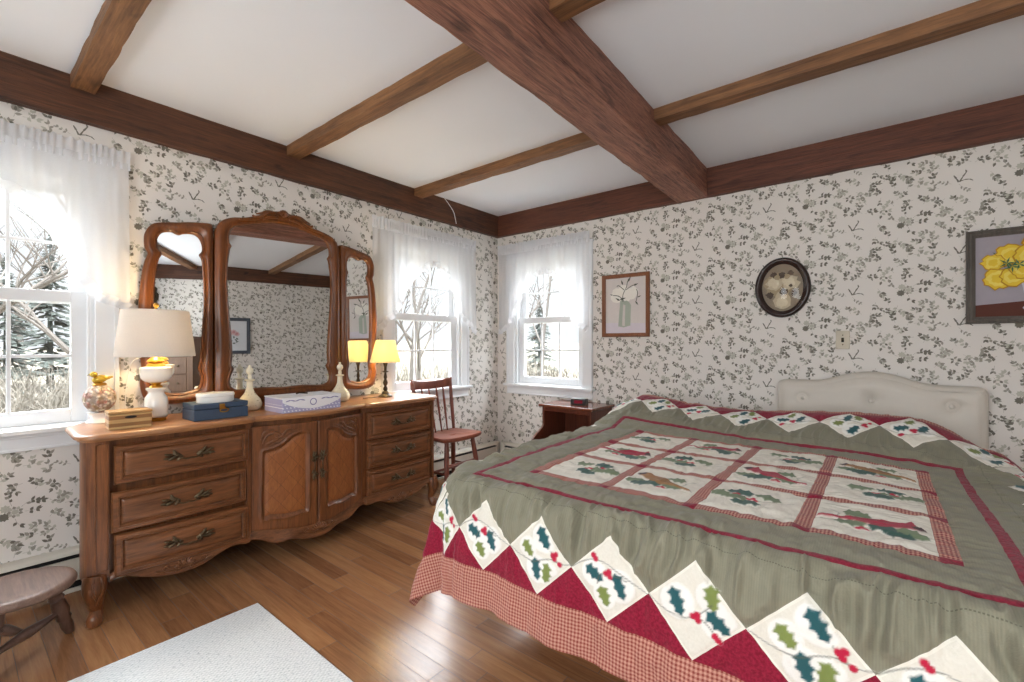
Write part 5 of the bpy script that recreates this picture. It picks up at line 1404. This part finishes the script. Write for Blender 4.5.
def art2(q, a, b_):
    q.m = 0; flat(q, [(-a, -b_), (a, -b_), (a, b_), (-a, b_)], 0)
    q.m = 1; flat(q, [(-a, -b_), (a, -b_), (a, -.125), (-.02, -.135), (-a, -.155)], 1)
    q.m = 2; flat(q, [(-.085, -.175), (-.075, -.19), (.08, -.19), (.09, -.175), (.075, -.155), (.08, -.12), (.10, -.02), (.10, .005), (-.09, .005), (-.09, -.03), (-.075, -.12), (-.07, -.155)], 2)
    q.m = 5
    for k, (c, an) in enumerate((((-.06, .03), 2.2), ((-.09, .06), 2.7), ((.0, .04), 1.4), ((.05, .03), .8), ((-.14, .08), 1.9), ((.1, .06), .4), ((-.05, .09), 1.2), ((.02, .10), 2.0))):
        for d in (-.5, 0, .5): flat(q, xfm([(0, 0), (.03, .012), (.075, 0), (.03, -.012)], c, an + d), 3 + k)
    q.m = 6; flat(q, petal_poly((-.155, .06), .014, 10, .3, 3), 12)
    for k, (c, r) in enumerate((((-.13, .11), .06), ((-.195, .075), .048), ((-.18, -.015), .058), ((-.115, -.005), .055), ((-.06, .10), .06), ((-.085, .03), .05), ((-.02, .165), .066), ((.05, .11), .06), ((.06, .02), .055), ((.14, .08), .06), ((.15, -.01), .05), ((.10, .16), .055))):
        r *= .92; q.m = 4; flat(q, petal_poly(c, r * 1.06, 22, .3, k), 13 + 3 * k); q.m = 3; flat(q, petal_poly(c, r * .95, 22, .28, k), 14 + 3 * k)
        q.m = 7; flat(q, petal_poly(c, r * .72, 18, .45, k + 70), 15 + 3 * k); q.m = 3; flat(q, petal_poly(c, r * .42, 14, .5, k + 90), 15.6 + 3 * k)
    q.m = 5
    for k, c in enumerate(((-.145, .065), (-.125, .045), (-.1, .055), (-.03, .05), (.0, .03))):
        for d in range(5): flat(q, xfm([(0, 0), (.012, .004), (.034, 0), (.012, -.004)], c, d * 1.25 + k), 55 + k)
PR2 = [(0, .002), (0, .024), (.006, .030), (.014, .024), (.022, .028), (.032, .018), (.038, .014)]
picture('framed_painting', 'grey-framed painting of yellow flowers in a white vase above the headboard end', TN, (.665, 1.568), .60, .512, .038, M['grayframe'], PR2, art2, A2)
A3 = [cm_('print_pale', 226, 228, 232), cm_('print_pink', 206, 150, 156), cm_('print_leaf', 96, 108, 104), cm_('print_blush', 222, 190, 192)]
def art3(q, a, b_):
    q.m = 0; flat(q, [(-a, -b_), (a, -b_), (a, b_), (-a, b_)], 0)
    for k, c in enumerate(((.0, .06), (-.05, .04), (.04, .03))):
        q.m = 3; flat(q, petal_poly(c, .04, 14, .4, k), 1 + k); q.m = 1; flat(q, petal_poly(c, .022, 12, .5, k + 9), 5 + k)
    q.m = 2
    for k, (c, a2) in enumerate((((.0, .0), -1.5), ((-.03, -.04), -2.2), ((.03, -.03), -.8), ((-.06, -.09), .3), ((.02, -.1), .2), ((.05, -.08), 2.6), ((-.02, -.12), .1))): flat(q, xfm([(0, 0), (.02, .012), (.05, 0), (.02, -.012)], c, a2), 9 + k)
GP = (1.975, 1.42)
picture('framed_print', 'dark grey framed pink flower print on the far wall, seen in the dresser mirror', TE, GP, .46, .57, .05, plain('slate_frame', rgb(76, 82, 92), .5), [(0, .002), (0, .022), (.01, .028), (.03, .022), (.05, .014)], art3, A3)
# oval portrait
ovl = thing('oval_portrait', 'dark oval frame with a faded sepia portrait and domed glass', 'picture', TN(-.53, 0, 1.585)); L = world_T(ovl.location); To = lambda s, n, z: L(*TN(-.53 + s, n, 1.585 + z))
RX, RZ = .166, .204; NN = 64
q = MB(); q.T = To
ringo = lambda d, n: [((RX - d) * math.cos(2 * PI * k / NN), n, (RZ - d) * math.sin(2 * PI * k / NN)) for k in range(NN)]
q.loft([ringo(d, n) for d, n in ((0, .001), (-.001, .012), (.004, .026), (.014, .033), (.024, .031), (.030, .024), (.036, .022), (.042, .016), (.044, .004), (.01, .001), (0, .001))]); q.build('frame', M['ovalframe'], ovl, smooth=50)
A4 = [cm_('sepia_ground', 150, 136, 118), cm_('sepia_pale', 206, 192, 164), cm_('sepia_cream', 222, 210, 184), cm_('sepia_dark', 92, 78, 66), cm_('sepia_mid', 176, 158, 128)]
q = MB(); q.T = To
q.m = 0; flat(q, [(a * .99, c) for a, _, c in ringo(.043, 0)], 0)
for k, (m_, c, r, w) in enumerate(((4, (-.02, .02), .085, .3), (1, (-.045, .03), .05, .5), (1, (.045, .03), .052, .5), (2, (-.05, .035), .034, .6), (2, (.04, .04), .036, .6), (3, (-.005, .085), .022, .5), (3, (.05, .095), .018, .5), (3, (-.05, .09), .02, .6), (1, (.0, -.085), .058, .4), (2, (.0, -.1), .036, .5), (3, (.01, -.03), .024, .7), (3, (-.075, -.05), .022, .7), (3, (.07, -.04), .018, .7), (4, (.03, .075), .018, .4), (4, (-.03, .07), .018, .4), (3, (.05, .01), .01, .4))):
    q.m = m_; flat(q, petal_poly(c, r, 18, w, k), 1 + k)
q.build('sepia_print', A4, ovl, recalc=False)
q = MB(); q.T = To; q.loft([[(a * k, .013 + .020 * (1 - k * k), c * k) for a, _, c in ringo(.042, 0)] for k in (1, .8, .6, .4, .2, .02)]); q.build('domed_glass', M['coverglass'], ovl, smooth=80)
# switch
sw = thing('light_switch', 'ivory switch plate on the papered wall above the headboard', 'light switch', TN(-.195, 0, 1.226)); L = world_T(sw.location); Ts = lambda s, n, z: L(*TN(-.195 + s, n, 1.226 + z))
q = MB(); q.T = Ts; q.box(-.036, .036, .0, .006, -.058, .058); q.build('plate', M['ivory'], sw, bevel=.003)
q = MB(); q.T = Ts; q.box(-.007, .007, .005, .008, -.014, .014); q.build('slot', M['slot'], sw)
q = MB(); q.T = Ts; q.box(-.005, .005, .006, .018, -.002, .010); q.build('toggle', M['bronze'], sw, bevel=.001)
for z in (-.03, .03):
    q = MB(); q.T = Ts; q.ell((0, .0065, z), (.004, .0015, .004), 10, 6); q.build('screw', M['brass'], sw)

# ------------------------------------------------------------------ light
def light(name, kind, loc, power, col=(1, 1, 1), rot=(0, 0, 0), size=None, sizey=None, radius=None):
    d = bpy.data.lights.new(name, kind); d.energy = power; d.color = col
    if kind == 'AREA':
        d.shape = 'RECTANGLE'; d.size = size; d.size_y = sizey or size
    if radius is not None: d.shadow_soft_size = radius
    o = bpy.data.objects.new(name, d); COL.objects.link(o); o.location = loc; o.rotation_euler = rot; return o
for c in W_SOUTH: light('fill_light', 'AREA', (c, YS + .06, 1.38), KS, (.95, .985, 1), (PI / 2 + .25, 0, 0), .92, 1.2)  # added area fills just inside the invented south windows
light('lamp_bulb', 'POINT', (-2.845, .668, ZD + .44), 13, (1, .74, .40), radius=.04)
light('candle_bulb', 'POINT', (-2.82, 2.02, ZD + .33), 11, (1, .80, .46), radius=.025)
def skyglow(name, d, strength, ang):
    o = light(name, 'SUN', (d[0] * -8, d[1] * -8 , 6), strength, (.96, .98, 1)); o.data.angle = math.radians(ang)
    o.rotation_euler = Vector(d).to_track_quat('-Z', 'Y').to_euler()
skyglow('hazy_sun', (.86, -.25, -.5), KG, 70); skyglow('hazy_sky', (.15, -.86, -.5), KG, 70)
w = bpy.data.worlds.new('overcast'); SC.world = w; w.use_nodes = True; nt = w.node_tree
bg = nt.nodes['Background']
tc = nt.nodes.new('ShaderNodeTexCoord'); x, y, z = sepxyz(nt, tc.outputs['Generated'])
k = z.step(.15, .85) * (KZ - 1.0) + 1.0
bg.inputs[0].default_value = (.93, .965, 1, 1); nt.links.new((k * KW).k, bg.inputs[1])

# ------------------------------------------------------------------ camera
cam = bpy.data.cameras.new('camera'); co = bpy.data.objects.new('camera', cam); COL.objects.link(co); SC.camera = co
cam.sensor_width = 36; cam.lens = 458 / 1024 * 36; cam.shift_y = 3 / 1024; cam.clip_start = .02; cam.clip_end = 300
co.location = (0, 0, 1.2); co.rotation_euler = (PI / 2, 0, math.atan2(370, 458))
SC.view_settings.view_transform = 'Standard'; SC.view_settings.look = 'None'; SC.view_settings.gamma = 1; SC.view_settings.use_curve_mapping = False
SC.view_settings.exposure = EXPO
